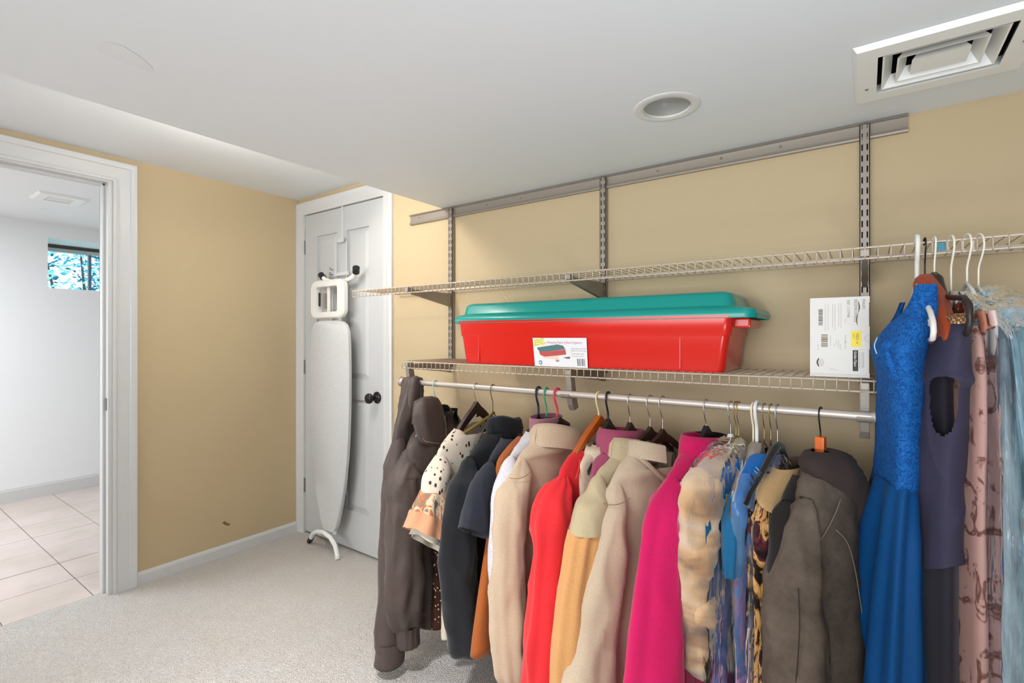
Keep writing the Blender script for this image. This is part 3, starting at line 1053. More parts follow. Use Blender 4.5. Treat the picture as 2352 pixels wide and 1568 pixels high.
MB().tube([(-2.690, 1.715, .042), (-2.712, 1.716, .016)], .0155, 14).build('foot_cap', BLACK_PL, ib, smooth=True)
MB().tube([(-2.402, 1.692, .018), (-2.398, 1.690, .0015)], .0145, 14).build('foot_cap', WHITE_PL, ib, smooth=True)

# ================================================================== SHRUB OUTSIDE THE FAR WINDOW
sh = thing('shrub', 'leafy shrub seen through the small window of the tiled room', 'shrub', (-7.0, 1.9, 1.0))
LEAF = [plain('cyan_leaf_%d' % i, c, .5) for i, c in enumerate(((.01, .13, .22, 1), (.05, .36, .50, 1), (.30, .75, .85, 1)))]
for li, mt_ in enumerate(LEAF):
    b = MB()
    for k in range(2600):
        p = Vector((-7.0 + rng.uniform(-.5, .5), rng.uniform(1.0, 2.9), rng.uniform(1.2, 2.9)))
        if noise.noise(p * 2.3) < -.12 and li < 2:
            continue
        u = Vector((rng.uniform(-1, 1), rng.uniform(-1, 1), rng.uniform(-.5, .5))).normalized() * rng.uniform(.02, .045)
        w_ = u.cross(Vector((rng.uniform(-1, 1), rng.uniform(-1, 1), rng.uniform(-1, 1)))).normalized() * .014
        b.add([p - u, p + w_, p + u, p - w_], [(0, 1, 2, 3)])
    fo = b.build('foliage', mt_, sh)
    fo['kind'] = 'stuff'
b = MB()
for k in range(5):
    y = 1.3 + .35 * k
    b.tube([(-7.0, 1.9, .0), (-7.0, (y + 1.9) / 2, 1.0), (-7.0, y, 2.6)], [.03, .02, .006], 8)
b.build('stems', plain('stem_bark', (.10, .09, .08, 1), .9), sh)
struct(MB().box(-12, OX - .42, -6, 10, -.2, 0.0).build('ground_1', plain('lawn', (.2, .4, .35, 1), .9)))

# ================================================================== CLOTHES: TOOLS


class Fr:
    """frame of a hung thing: s runs along the hanger towards the room, t along the rod to the right, z up"""

    def __init__(self, x, yaw, y=ROD_Y):
        a = R(yaw)
        self.o = np.array((x, y))
        self.es = np.array((math.sin(a), -math.cos(a)))
        self.et = np.array((math.cos(a), math.sin(a)))

    def p(self, s, t, z):
        q = self.o + self.es * s + self.et * t
        return (q[0], q[1], z)


def spline(nodes, sub):
    P = np.array(nodes, float)
    n = len(P)
    out = []
    for i in range(n - 1):
        p0 = P[max(i - 1, 0)]
        p1, p2 = P[i], P[i + 1]
        p3 = P[min(i + 2, n - 1)]
        d = max(np.linalg.norm(p2[:3] - p1[:3]), 1e-4)
        m1 = (p2 - p0) * d / max(np.linalg.norm(p2[:3] - p0[:3]), 1e-4)
        m2 = (p3 - p1) * d / max(np.linalg.norm(p3[:3] - p1[:3]), 1e-4)
        for k in range(sub):
            t = k / sub
            out.append((2 * t ** 3 - 3 * t ** 2 + 1) * p1 + (t ** 3 - 2 * t ** 2 + t) * m1 + (-2 * t ** 3 + 3 * t ** 2) * p2 + (t ** 3 - t ** 2) * m2)
    out.append(P[-1])
    return np.array(out)


def folds(*waves):
    """waves: (count round the cloth, amplitude at the top, amplitude at the bottom, phase, drift)"""
    def f(phi, v):
        return sum((a0 + (a1 - a0) * v ** 1.3) * math.cos(k * phi + ph + dr * v) for k, a0, a1, ph, dr in waves)
    return f


def loft(fr, nodes, n=44, sub=7, fold=None, wr=0.004, wsc=(9, 9, 5), seed=0, ex=2.0, hem=0.02, cap0=False, dip=None, hole=None, hemwave=0.0, crease=.75):
    """nodes from top to bottom: (s, t, z, half width along s, half width along t); gives a draped tube of cloth"""
    Q = spline(nodes, sub)
    m = len(Q)
    if hem:
        last = Q[-1].copy()
        q1 = last.copy(); q1[3:] *= .90
        q2 = q1.copy(); q2[2] += hem; q2[3:] *= .97
        Q = np.vstack([Q, q1, q2])
    b = MB()
    vs = []
    off = Vector((seed * 3.7, seed * 1.3, seed * 5.1))
    for i, (s, t, z, rs, rt) in enumerate(Q):
        v = min(1.0, i / (m - 1))
        for k in range(n):
            ph = 2 * math.pi * k / n
            c, sn = math.cos(ph), math.sin(ph)
            x = abs(c) ** (2 / ex) * (1 if c >= 0 else -1) * rs
            y = abs(sn) ** (2 / ex) * (1 if sn >= 0 else -1) * rt
            d = fold(ph, v) if fold else 0.0
            zz = z
            if dip:
                zz += dip(ph, v)
            if hemwave:
                zz += hemwave * v ** 4 * math.sin(3 * ph + seed)
            w = Vector(((s + x) * wsc[0], (t + y) * wsc[1], z * wsc[2])) + off
            nz = noise.noise(w) + .5 * noise.noise(w * 2.3)
            cr = 1 - abs(noise.noise(Vector((w.x * 1.9 + w.z * .5, w.y * 1.9, w.z * 1.15)) + off))
            d += (wr * nz + crease * wr * (cr ** 5 - .25)) * (0.35 + .65 * min(1, v * 4))
            vs.append(fr.p(s + x + c * d * .6, t + y + sn * d, zz))
    M = len(Q)
    fs = []
    for i in range(M - 1):
        for k in range(n):
            l = (k + 1) % n
            if hole and hole(2 * math.pi * (k + .5) / n, min(1.0, (i + .5) / (m - 1))):
                continue
            fs.append((i * n + k, i * n + l, (i + 1) * n + l, (i + 1) * n + k))
    if cap0:
        fs.append(tuple(range(n)))
    b.add(vs, fs)
    return b


def piece(b, name, mat, parent):
    me = bpy.data.meshes.new(name)
    me.from_pydata(b.v, [], b.f)
    return obj(name, me, mat, parent, 'all')


def torso(zn, zs, hw, zh, hemw, rt, hemt=None, nw=.055, tc=0.0, sc=0.0, slope=None, nt=.040, hs=0.0):
    """nodes of a body: neck height, shoulder height, shoulder half width, hem height, hem half width, half thickness"""
    hemt = hemt or rt * 1.15
    mid = (zs + zh) / 2
    return [(sc, tc, zn, nw, nt), (sc, tc, zn - (zn - zs) * .30, nw + (hw - nw) * .33, nt * .98), (sc, tc, zn - (zn - zs) * .68, nw + (hw - nw) * .72, nt * .92),
            (sc, tc, zs, hw * .965, rt * .82), (sc, tc, zs - .045, hw, rt), (sc, tc, zs - .14, hw * .97, rt * 1.05),
            (sc + hs * .5, tc, mid, (hw * .94 + hemw) / 2, (rt + hemt) / 2), (sc + hs, tc, zh + .05, hemw, hemt), (sc + hs, tc, zh, hemw, hemt)]


def sleeve(s0, zs, path, r0=(.050, .046), t0=0.0):
    """path: list of (s, t, z, rs, rt) after the shoulder cap"""
    sg = 1 if s0 > 0 else -1
    cap = [(s0 - sg * .010, t0, zs - .006, .006, .008), (s0 - sg * .006, t0, zs - .022, .020, .021), (s0, t0, zs - .055, .034, .033), (s0 + sg * .008, t0, zs - .095, r0[0] * .86, r0[1] * .88)]
    return [c for c in cap if c[2] > path[0][2] + .022] + path


def ringband(fr, prof, n=40, tilt=None, gap=None, seed=0, sc=0.0, tc=0.0, asp=.72):
    """a collar: profile of (radius, z) swept round the neck; tilt(phi) lowers it, gap=(centre, half angle) leaves it open"""
    vs, fs = [], []
    m = len(prof)
    for k in range(n + 1):
        if gap:
            a = gap[0] + gap[1] + (2 * math.pi - 2 * gap[1]) * k / n
        else:
            a = 2 * math.pi * k / n
        for r, z in prof:
            dz = tilt(a, r) if tilt else 0
            rr = r + .0025 * noise.noise(Vector((a * 1.4 + seed, z * 20, seed * 2.1)))
            vs.append(fr.p(sc + rr * math.cos(a), tc + rr * asp * math.sin(a), z + dz))
    for k in range(n):
        for i in range(m - 1):
            fs.append((k * m + i, (k + 1) * m + i, (k + 1) * m + i + 1, k * m + i + 1))
    return MB().add(vs, fs)


def button(fr, s, t, z, r, mat, parent, name='button', axis='t'):
    b = MB()
    prof = [(.0005, .004), (r * .5, .0042), (r * .9, .003), (r, .001), (r, -.002)]
    n = 16
    vs, fs = [], []
    for rr, h in prof:
        for k in range(n):
            a = 2 * math.pi * k / n
            if axis == 't':
                vs.append(fr.p(s + rr * math.cos(a), t + h, z + rr * math.sin(a)))
            else:
                vs.append(fr.p(s + h, t + rr * math.cos(a), z + rr * math.sin(a)))
    for i in range(len(prof) - 1):
        for k in range(n):
            l = (k + 1) % n
            fs.append((i * n + k, i * n + l, (i + 1) * n + l, (i + 1) * n + k))
    b.add(vs, fs)
    return piece(b, name, mat, parent)


def strip(fr, pts, w, mat, parent, name, thick=.0015):
    """a narrow seam or piping lying on cloth"""
    return MB().tube([fr.p(*q) for q in spline(pts, 4)], w, 6).build(name, mat, parent, smooth='all')


# ------------------------------------------------------------------ hangers
WOOD_DK = fabric('dark_brown_wood', srgb(58, 36, 28), .45, 60, .1, .15, 0, .4, 30)
WOOD_OR = fabric('orange_varnished_wood', srgb(186, 92, 24), .35, 60, .05, .12, 0, .5, 30)
VELVET_BK = fabric('black_velvet', srgb(30, 25, 24), .95, 900, .2, .1, .3)


def hook_pts(y0, z0, top, neck, back=.017, lean=0.0, straight=.4):
    """hook over a rod: (s, z) points from the tip behind the rod over the top and down to the neck"""
    p = []
    for a in (-35, 0, 30, 60, 90, 120, 150, 180):
        p.append((-back * math.cos(R(a)), top - back + back * math.sin(R(a))))
    e = p[-1]
    p += [(e[0] * .95, e[1] - .012), (e[0] * .55, e[1] - .030), (e[0] * .15, e[1] - .045), (0, e[1] - .055)]
    p += [(0, neck)]
    return p


HANG = {}


def hanger(x, yaw, label, kind, mat, hook_mat, neck=.958, y=ROD_Y, top=ROD_Z + .0145, back=.0165, hr=.0016, half=.15, drop=.12, flat=.0065, tall=.012, group='clothes hangers on the rod', extra=None, hook_only=False):
    fr = Fr(x, yaw, y)
    h = thing('clothes_hanger', label, 'hanger', fr.p(0, 0, neck), group)
    pts = hook_pts(y, top, top, neck, back)
    S = spline([(s, 0, z) for s, z in pts], 3)
    MB().tube([fr.p(s, 0, z) for s, _, z in S], hr, 8).build('hook', hook_mat, h, smooth='all')
    if kind == 'bar':        # shaped wood or velvet bar
        b = MB()
        N = 20
        vs, fs = [], []
        for k in range(-N, N + 1):
            u = k / N
            s = half * u
            zc_ = neck - .012 - drop * (abs(u) ** 1.35)
            hh = tall * (1 - .45 * abs(u)) + (.010 * max(0, 1 - abs(u) * 7))
            for dt, dz in ((-flat, -hh), (flat, -hh), (flat * 1.1, 0), (flat, hh), (-flat, hh), (-flat * 1.1, 0)):
                vs.append(fr.p(s, dt, zc_ + dz))
        for k in range(2 * N):
            for i in range(6):
                j = (i + 1) % 6
                fs.append((k * 6 + i, k * 6 + j, (k + 1) * 6 + j, (k + 1) * 6 + i))
        fs += [tuple(range(6)), tuple(2 * N * 6 + i for i in range(6))]
        b.add(vs, fs)
        b.build('shoulder_bar', mat, h, smooth=True)
    elif kind == 'loop':     # tube or wire bent to a closed shape
        P = [(0, neck), (.03, neck - .022), (half * .55, neck - drop * .55), (half * .96, neck - drop), (half, neck - drop - .012), (half * .95, neck - drop - .024), (0, neck - drop - .026),
             (-half * .95, neck - drop - .024), (-half, neck - drop - .012), (-half * .96, neck - drop), (-half * .55, neck - drop * .55), (-.03, neck - .022)]
        MB().tube([fr.p(s, 0, z) for s, z in P], flat, 8, closed=True).build('frame', mat, h, smooth='all')
    return h, fr
# ================================================================== CLOTHES ON THE ROD
BROWN_L = fabric('dark_brown_suede', srgb(80, 66, 61), .55, 260, .25, .12, .05, .45, 14)
BLACK_LIN = fabric('black_lining', srgb(22, 21, 24), .8, 500, .1, .1, 0)
SNAP = plain('pale_brass_snap', srgb(190, 176, 140), .35, .6)
LABEL_W = plain('woven_label', srgb(206, 196, 178), .8)

# 1 --- long brown coat thrown over the rod end
fr = Fr(-1.579, 30)
g = thing('coat', 'long dark brown coat draped straight over the left end of the rod', 'coat', fr.p(0, 0, .9))
piece(loft(fr, [(0, 0, 1.069, .014, .022), (0, 0, 1.066, .024, .034), (.006, 0, 1.045, .036, .040), (.016, 0, 1.00, .055, .046), (.026, 0, .94, .105, .05), (.030, 0, .88, .165, .05), (.03, 0, .80, .19, .05), (.03, 0, .5, .17, .05), (.03, 0, .30, .16, .05)],
           fold=folds((5, .004, .012, .3, 1.5), (9, .003, .006, 1.2, 2)), wr=.010, seed=1, cap0=True), 'body', BROWN_L, g)
sl = piece(loft(fr, sleeve(.205, .862, [(.222, .0, .74, .054, .05), (.245, 0, .50, .056, .05), (.278, .0, .26, .055, .05), (.300, .0, .12, .050, .045), (.303, 0, .105, .050, .045)], (.052, .05)), fold=folds((2, .002, .004, .4, 2)), wr=.010, seed=2), 'sleeve', BROWN_L, g)
piece(loft(fr, [(.301, 0, .128, .055, .050), (.303, 0, .10, .056, .051), (.310, 0, .045, .054, .049)], fold=folds((3, .001, .003, .4, 2)), wr=.006, seed=3, sub=5), 'cuff', BROWN_L, g)
button(fr, .285, .050, .118, .008, SNAP, sl, 'snap')
strip(fr, [(.150, .034, .800), (.185, .047, .790), (.225, .050, .786), (.270, .026, .800)], .0016, BROWN_L, g, 'seam')
piece(loft(fr, [(.012, .010, 1.074, .012, .012), (.030, .014, 1.066, .022, .018), (.050, .016, 1.02, .030, .022), (.080, .014, .95, .034, .024), (.13, .01, .88, .030, .022)], wr=.004, seed=4, n=24, hem=0), 'hood_fold', BROWN_L, g)

# 2 --- brown jacket with snap collar
hanger(-1.45, 14, 'thin pale blue wire hanger inside the brown snap-collar jacket', 'loop', plain('pale_blue_wire', srgb(150, 196, 206), .35), plain('pale_blue_hook', srgb(150, 196, 206), .35), neck=.945, hr=.0019, half=.15, flat=.0018, drop=.08, back=.020)
fr = Fr(-1.45, 14)
g = thing('jacket', 'dark brown leather-look jacket with a wide collar and brass snap', 'jacket', fr.p(0, 0, .8))
piece(loft(fr, [(0, 0, .895, .075, .058), (0, 0, .885, .115, .062), (0, .005, .865, .165, .066), (0, .01, .835, .205, .068), (0, .015, .79, .218, .072), (0, .03, .66, .215, .080), (0, .045, .40, .19, .092), (.0, .055, .20, .175, .098), (0, .055, .185, .165, .092), (0, .055, .130, .165, .092)],
           fold=folds((6, .001, .008, .3, 1.5), (11, .001, .004, 1.2, 2)), wr=.012, seed=5, dip=lambda p, v: (-.10 * max(0, math.cos(p - 1.35)) ** 2 * max(0, 1 - v * 5) - .045 * math.cos(p) * max(0, 1 - v * 2.5) + .012 * max(0, 1 - v * 2.5))), 'body', BROWN_L, g)
piece(loft(fr, sleeve(.205, .825, [(.228, .01, .71, .068, .06), (.245, .02, .55, .078, .064), (.262, .03, .38, .082, .066), (.262, .03, .24, .070, .058), (.252, .03, .185, .052, .046)], (.060, .054)), fold=folds((3, .002, .009, .4, 1.6), (7, 0, .006, 1, 1)), wr=.020, seed=6), 'sleeve', BROWN_L, g)
cf = piece(loft(fr, [(.252, .03, .195, .050, .045), (.250, .03, .16, .046, .041), (.246, .03, .118, .046, .042)], fold=folds((13, .003, .002, .4, .5)), wr=.003, seed=7, sub=6), 'gathered_cuff', BROWN_L, g)
button(fr, .294, .03, .178, .006, SNAP, cf, 'snap', axis='s')
piece(loft(fr, sleeve(-.2, .825, [(-.225, .02, .71, .06, .06), (-.235, .03, .50, .062, .06), (-.23, .03, .25, .05, .05)], (.060, .054)), wr=.012, seed=8), 'sleeve', BROWN_L, g)
piece(ringband(fr, [(.080, .875), (.088, .935), (.094, .950), (.104, .945), (.120, .895)], gap=(.9, 1.15), seed=1, tilt=lambda a, r: -.014 * (1 - math.cos(a - 0.1)), asp=.80), 'collar_band', BROWN_L, g)
top = [(.125, -.022, .985), (.105, .010, 1.003), (.075, .024, 1.003), (.045, .034, .994)]
mid = [(.185, .010, .915), (.160, .048, .925), (.100, .060, .925), (.040, .060, .930)]
bot = [(.190, .048, .842), (.165, .068, .832), (.112, .082, .818), (.066, .080, .806)]
def quadratic(a, b, c, u):
    return tuple((1 - u) ** 2 * a[k] + 2 * u * (1 - u) * (2 * b[k] - (a[k] + c[k]) / 2) + u * u * c[k] for k in range(3))
vs, fs = [], []
NU, NV = 12, 12
for j in range(NV + 1):
    rowp = [quadratic(top[k], mid[k], bot[k], j / NV) for k in range(4)]
    for i in range(NU + 1):
        u = i / NU * 3
        k = min(2, int(u))
        f_ = u - k
        q = [rowp[k][c] * (1 - f_) + rowp[k + 1][c] * f_ for c in range(3)]
        q[1] += .003 * noise.noise(Vector((q[0] * 30, q[2] * 30, 2)))
        vs.append(fr.p(*q))
fs = [(j * (NU + 1) + i, j * (NU + 1) + i + 1, (j + 1) * (NU + 1) + i + 1, (j + 1) * (NU + 1) + i) for j in range(NV) for i in range(NU)]
fp = piece(MB().add(vs, fs), 'collar', BROWN_L, g)
so = fp.modifiers.new('cloth_thickness', 'SOLIDIFY')
so.thickness = .004
button(fr, .072, .086, .832, .008, SNAP, fp, 'snap')
strip(fr, [(q[0], q[1] + .004, q[2] + .004) for q in ((.176, .040, .90), (.183, .052, .850), (.163, .070, .838), (.112, .084, .824), (.070, .083, .814), (.050, .074, .86), (.046, .066, .92))], .0012, plain('tan_topstitch', srgb(150, 130, 114), .9), fp, 'topstitch')
piece(ringband(fr, [(.080, .80), (.086, .87), (.092, .955)], gap=(1.35, .45), seed=2, asp=.8, sc=-.030, tilt=lambda a, r: -.012 * (1 - math.cos(a - 0.1))), 'neck_lining', BLACK_LIN, g)
lbm = MB().add([fr.p(-.075, -.050, .925), fr.p(-.022, -.064, .930), fr.p(-.022, -.060, .888), fr.p(-.075, -.046, .883)], [(0, 1, 2, 3)]).build('size_label', LABEL_W, g)
text('M', .016, fr.p(-.045, -.0552, .898), (-fr.es[0], -fr.es[1], .08), (0, 0, 1), plain('label_ink', srgb(120, 96, 80), .8), lbm)
strip(fr, [(.150, .055, .742), (.19, .066, .728), (.235, .066, .722), (.285, .040, .738)], .0016, BROWN_L, g, 'seam')

# 3 --- speckled brown blouse
fr = Fr(-1.35, 8)
g = thing('blouse', 'dark brown blouse with small white speckles hanging behind the snap-collar jacket', 'blouse', fr.p(0, 0, .8))
SPECK = dotted('brown_speckled_cloth', srgb(66, 40, 30), srgb(214, 196, 174), 80, .36, (1, 1, .8), .05)
piece(loft(fr, torso(.80, .76, .16, .15, .16, .030, .05, tc=.03), fold=folds((5, .001, .012, .3, 1.5)), wr=.006, seed=9), 'body', SPECK, g)

# 4 --- spotted cream blouse with ruffled sleeves
hanger(-1.232, 0, 'dark brown wooden hanger with a gold trouser bar, in the spotted blouse', 'bar', WOOD_DK, CHROME, neck=.972, drop=.12, tall=.020, flat=.008)
h = bpy.data.objects['clothes_hanger.001'] if 'clothes_hanger.001' in bpy.data.objects else None
fr = Fr(-1.232, 0)
MB().tube([fr.p(s, .012, z) for s, z in ((.125, .878), (.08, .884), (0, .905), (-.07, .925), (-.10, .935))], .006, 8).build('trouser_bar', plain('gold_bar_sleeve', srgb(176, 146, 78), .5), h, smooth='all')
MB().add([fr.p(.055, .0105, .915), fr.p(.012, .0105, .945), fr.p(.008, .0105, .938), fr.p(.051, .0105, .907)], [(0, 1, 2, 3)]).build('size_clip', LABEL_W, h)
g = thing('blouse', 'cream blouse with dark spots and peach ruffled sleeves', 'blouse', fr.p(0, 0, .8))
SPOT = dotted('cream_spotted_cloth', srgb(222, 208, 190), srgb(70, 46, 36), 52, .40, (1, 1, .60), .04, .9)
piece(loft(fr, [(0, .005, .900, .118, .050), (0, .005, .885, .150, .050), (0, .005, .86, .190, .048), (0, .005, .825, .215, .046), (0, .005, .76, .215, .048), (0, .01, .5, .195, .045), (.0, .01, .20, .185, .05), (0, .01, .155, .185, .05)],
           fold=folds((5, .000, .012, .3, 1.5), (9, 0, .005, 1, 1)), wr=.006, seed=10, dip=lambda p, v: -.10 * max(0, math.cos(p - 1.7)) ** 2 * max(0, 1 - v * 6)), 'body', SPOT, g)
piece(loft(fr, sleeve(.205, .835, [(.228, .012, .765, .050, .046), (.250, .02, .70, .048, .046)], (.048, .044)), wr=.006, seed=11, hem=0), 'sleeve', SPOT, g)
m = Mat('feather_print_cloth', .9, 0, .2)
nz_ = m.noise(26, 4, .6, m.coords((1, 1, .45)), 1.2)
m.color(m.ramp(nz_, [(.36, srgb(94, 88, 76)), (.46, srgb(206, 186, 160)), (.54, srgb(176, 96, 52)), (.62, srgb(120, 116, 104))]))
FEATHER = m.m
PEACH = fabric('peach_cloth', srgb(224, 160, 122), .9, 700, .2, .06)
CREAM = fabric('cream_cloth', srgb(228, 214, 196), .9, 700, .2, .06)
tl = lambda p, v: (.060 * math.cos(p) + .012 * math.sin(p)) * v
piece(loft(fr, [(.250, .02, .715, .049, .046), (.262, .022, .675, .058, .053), (.272, .024, .625, .072, .062)], fold=folds((7, .002, .008, .2, .5)), wr=.006, seed=12, hem=0, dip=lambda p, v: .035 * math.cos(p) * v), 'sleeve_band', FEATHER, g)
piece(loft(fr, [(.272, .024, .632, .071, .061), (.276, .026, .60, .080, .068), (.282, .028, .560, .094, .078)], fold=folds((7, .008, .012, .2, .5)), wr=.006, seed=12, hem=0, dip=lambda p, v: (.035 + .028 * v) * math.cos(p)), 'ruffle', PEACH, g)
piece(loft(fr, [(.266, .026, .60, .066, .056), (.268, .028, .56, .074, .062), (.270, .03, .528, .082, .068)], fold=folds((6, .006, .012, 1.2, .5)), wr=.006, seed=13, hem=0, dip=lambda p, v: (.035 + .03 * v) * math.cos(p)), 'ruffle_lining', CREAM, g)
piece(loft(fr, sleeve(-.195, .835, [(-.215, .0, .765, .048, .046), (-.23, .0, .64, .06, .055)], (.048, .044)), wr=.006, seed=14), 'sleeve', SPOT, g)

# 5 --- black jacket
hanger(-1.150, 6, 'thin dark wire hanger in the black stand-collar jacket', 'loop', plain('dark_steel_wire', srgb(96, 84, 70), .3, .8), plain('dark_steel_hook', srgb(96, 84, 70), .3, .8), neck=.955, half=.15, drop=.13, flat=.0016)
fr = Fr(-1.135, 6)
g = thing('jacket', 'black jacket with a crumpled stand-up collar and sleeve button', 'jacket', fr.p(0, 0, .8))
NAVYBLK = fabric('black_wool', srgb(33, 34, 38), .9, 500, .25, .10, .2)
piece(loft(fr, torso(.885, .815, .200, .20, .17, .045, .055, nw=.085, nt=.055, sc=-.02), fold=folds((5, .001, .010, .3, 1.5)), wr=.008, seed=15), 'body', NAVYBLK, g)
piece(loft(fr, sleeve(.19, .832, [(.212, .0, .74, .058, .052), (.236, 0, .60, .066, .056), (.238, 0, .46, .070, .058), (.222, 0, .30, .062, .054), (.198, 0, .165, .052, .046)], (.054, .048)), fold=folds((4, .002, .008, .4, 1.2)), wr=.012, seed=16), 'sleeve', NAVYBLK, g)
button(fr, .185, .047, .235, .006, plain('tan_button', srgb(150, 118, 96), .5), g)
piece(ringband(fr, [(.082, .865), (.090, .905), (.082, .935), (.074, .943), (.066, .93), (.064, .88)], seed=3, sc=-.065, asp=.75, tilt=lambda a, r: .004 * math.sin(3 * a) - .014 * (1 - math.cos(a - .2))), 'collar', NAVYBLK, g)

# 6 --- navy tee
fr = Fr(-1.055, 8)
g = thing('tee_shirt', 'dark navy short-sleeved tee between the black jacket and the rust coat', 'shirt', fr.p(0, 0, .8))
NAVYT = fabric('navy_jersey', srgb(44, 46, 56), .85, 800, .15, .1)
piece(loft(fr, torso(.875, .815, .185, .25, .16, .028), fold=folds((4, .001, .008, .3, 1.5)), wr=.006, seed=17), 'body', NAVYT, g)
piece(loft(fr, sleeve(.180, .826, [(.215, .0, .755, .048, .040), (.250, .0, .68, .054, .042), (.274, .0, .615, .056, .044)], (.044, .038)), wr=.008, seed=18, dip=lambda p, v: .035 * math.cos(p) * v), 'sleeve', NAVYT, g)

# 7 --- rust coat
fr = Fr(-1.0, 2)
g = thing('coat', 'plain rust orange sleeveless coat with a straight pointed hem', 'coat', fr.p(0, 0, .8))
RUST = fabric('rust_crepe', srgb(172, 92, 40), .8, 700, .15, .06)
piece(loft(fr, [(0, 0, .885, .03, .022), (0, 0, .868, .085, .024), (.0, 0, .838, .150, .026), (.0, 0, .815, .172, .027), (.015, 0, .60, .205, .030), (.045, 0, .40, .228, .034), (.072, 0, .222, .236, .036)], fold=folds((3, .000, .004, .3, .5)), wr=.003, seed=19, ex=2.8, dip=lambda p, v: .022 * math.cos(p) * v ** 3), 'body', RUST, g)

# 8 --- grey knit with lettering
fr = Fr(-.935, 1)
g = thing('sweater', 'pale grey knit sweater with black script on the sleeve', 'sweater', fr.p(0, 0, .8))
KNIT = dotted('grey_marl_knit', srgb(206, 202, 206), srgb(150, 146, 148), 220, .30, (1, 1, .5), .2)
piece(loft(fr, torso(.915, .848, .200, .42, .17, .030, nw=.075), fold=folds((4, .001, .006, .3, 1.5)), wr=.006, seed=20), 'body', KNIT, g)
ks = piece(loft(fr, sleeve(.195, .862, [(.222, .0, .76, .042, .036), (.240, 0, .60, .044, .038), (.246, 0, .46, .042, .036)], (.042, .036)), wr=.007, seed=21), 'sleeve', KNIT, g)
INK = plain('black_script_ink', srgb(50, 46, 46), .8)
for i, ch in enumerate('ghooqs'):
    z = .705 - i * .017
    text(ch, .020, fr.p(.243 + .004 * i, .042, z), (fr.es[0] * -.3, fr.es[1] * -.3, -1), (fr.es[0] * -1, fr.es[1] * -1, .2), INK, ks)

# 9 --- mauve collar
fr = Fr(-.905, 0)
g = thing('shirt', 'dusty mauve shirt of which the stand-up collar shows behind the beige sweatshirt', 'shirt', fr.p(0, 0, .8))
MAUVE = fabric('mauve_cloth', srgb(164, 110, 124), .9, 700, .2, .06)
piece(loft(fr, torso(.90, .845, .185, .40, .16, .026, nw=.07), wr=.005, seed=22), 'body', MAUVE, g)
piece(ringband(fr, [(.070, .885), (.076, .93), (.076, .962), (.070, .966), (.066, .95)], seed=4, sc=.015, asp=.65), 'collar', MAUVE, g)

# 10 --- beige sweatshirt with turned collar
hanger(-.945, 0, 'thick black plastic hanger behind the beige sweatshirt', 'loop', BLACK_PL, plain('black_blue_plastic', srgb(34, 38, 48), .3), hr=.0040, back=.0165, flat=.004, top=ROD_Z + .0165, half=.14, drop=.12)
hanger(-.912, 0, 'green plastic hanger beside the thick black one', 'loop', plain('green_plastic', srgb(30, 120, 84), .35), plain('green_plastic_hook', srgb(64, 150, 116), .35), hr=.0030, flat=.003, top=ROD_Z + .0155, half=.14, drop=.12)
hanger(-.868, -9, 'red plastic hanger hooked at the beige sweatshirt collar', 'loop', plain('red_plastic', srgb(206, 36, 56), .35), plain('red_plastic_hook', srgb(214, 52, 78), .35), hr=.0036, flat=.0036, top=ROD_Z + .0160, back=.018, half=.14, drop=.12)
fr = Fr(-.863, -9)
g = thing('sweatshirt', 'beige sweatshirt with a turned-down mock collar and gathered cuff', 'sweatshirt', fr.p(0, 0, .8))
BEIGE = fabric('beige_fleece', srgb(206, 180, 152), .95, 600, .3, .05, .3)
piece(loft(fr, torso(.905, .845, .212, .20, .185, .045, .050, nw=.085, nt=.06), fold=folds((5, .001, .008, .3, 1.5)), wr=.006, seed=23, dip=lambda p, v: -.04 * max(0, math.cos(p - 1.9)) * max(0, 1 - v * 5), hem=.03), 'body', BEIGE, g)
piece(loft(fr, [(0, 0, .205, .182, .048), (0, 0, .18, .178, .046), (0, 0, .135, .174, .046)], wr=.003, seed=24), 'waistband', BEIGE, g)
piece(loft(fr, sleeve(.198, .864, [(.226, .0, .76, .052, .048), (.244, 0, .60, .054, .050), (.246, 0, .45, .056, .050), (.238, 0, .30, .058, .052), (.228, 0, .20, .056, .050), (.222, 0, .165, .044, .040)], (.052, .048)), fold=folds((3, .002, .007, .4, 1.5), (9, 0, .004, 1, .5)), wr=.011, seed=25), 'sleeve', BEIGE, g)
piece(loft(fr, [(.222, 0, .170, .043, .039), (.222, 0, .14, .040, .036), (.220, 0, .10, .040, .036)], fold=folds((16, .0015, .0015, 0, 0)), wr=.002, seed=26), 'cuff', BEIGE, g)
piece(ringband(fr, [(.088, .895), (.091, .938), (.095, .955), (.104, .958), (.113, .944), (.120, .912), (.124, .884)], seed=5, sc=.0, asp=.75, tilt=lambda a, r: -.042 * (1 - math.cos(a - .45))), 'collar', BEIGE, g)
MB().tube([fr.p(.05, .0, .925), fr.p(0, .0, .952), fr.p(-.05, .0, .925)], .011, 10, flat=1.4).build('hanger_bridge', WOOD_DK, bpy.data.objects['clothes_hanger.005'] if 'clothes_hanger.005' in bpy.data.objects else None, smooth='all')

SEAMB = plain('beige_seam_shadow', srgb(128, 104, 82), .95)
strip(fr, [(.252, .012, .806), (.240, .034, .806), (.214, .044, .812), (.188, .044, .822)], .0011, SEAMB, g, 'seam')
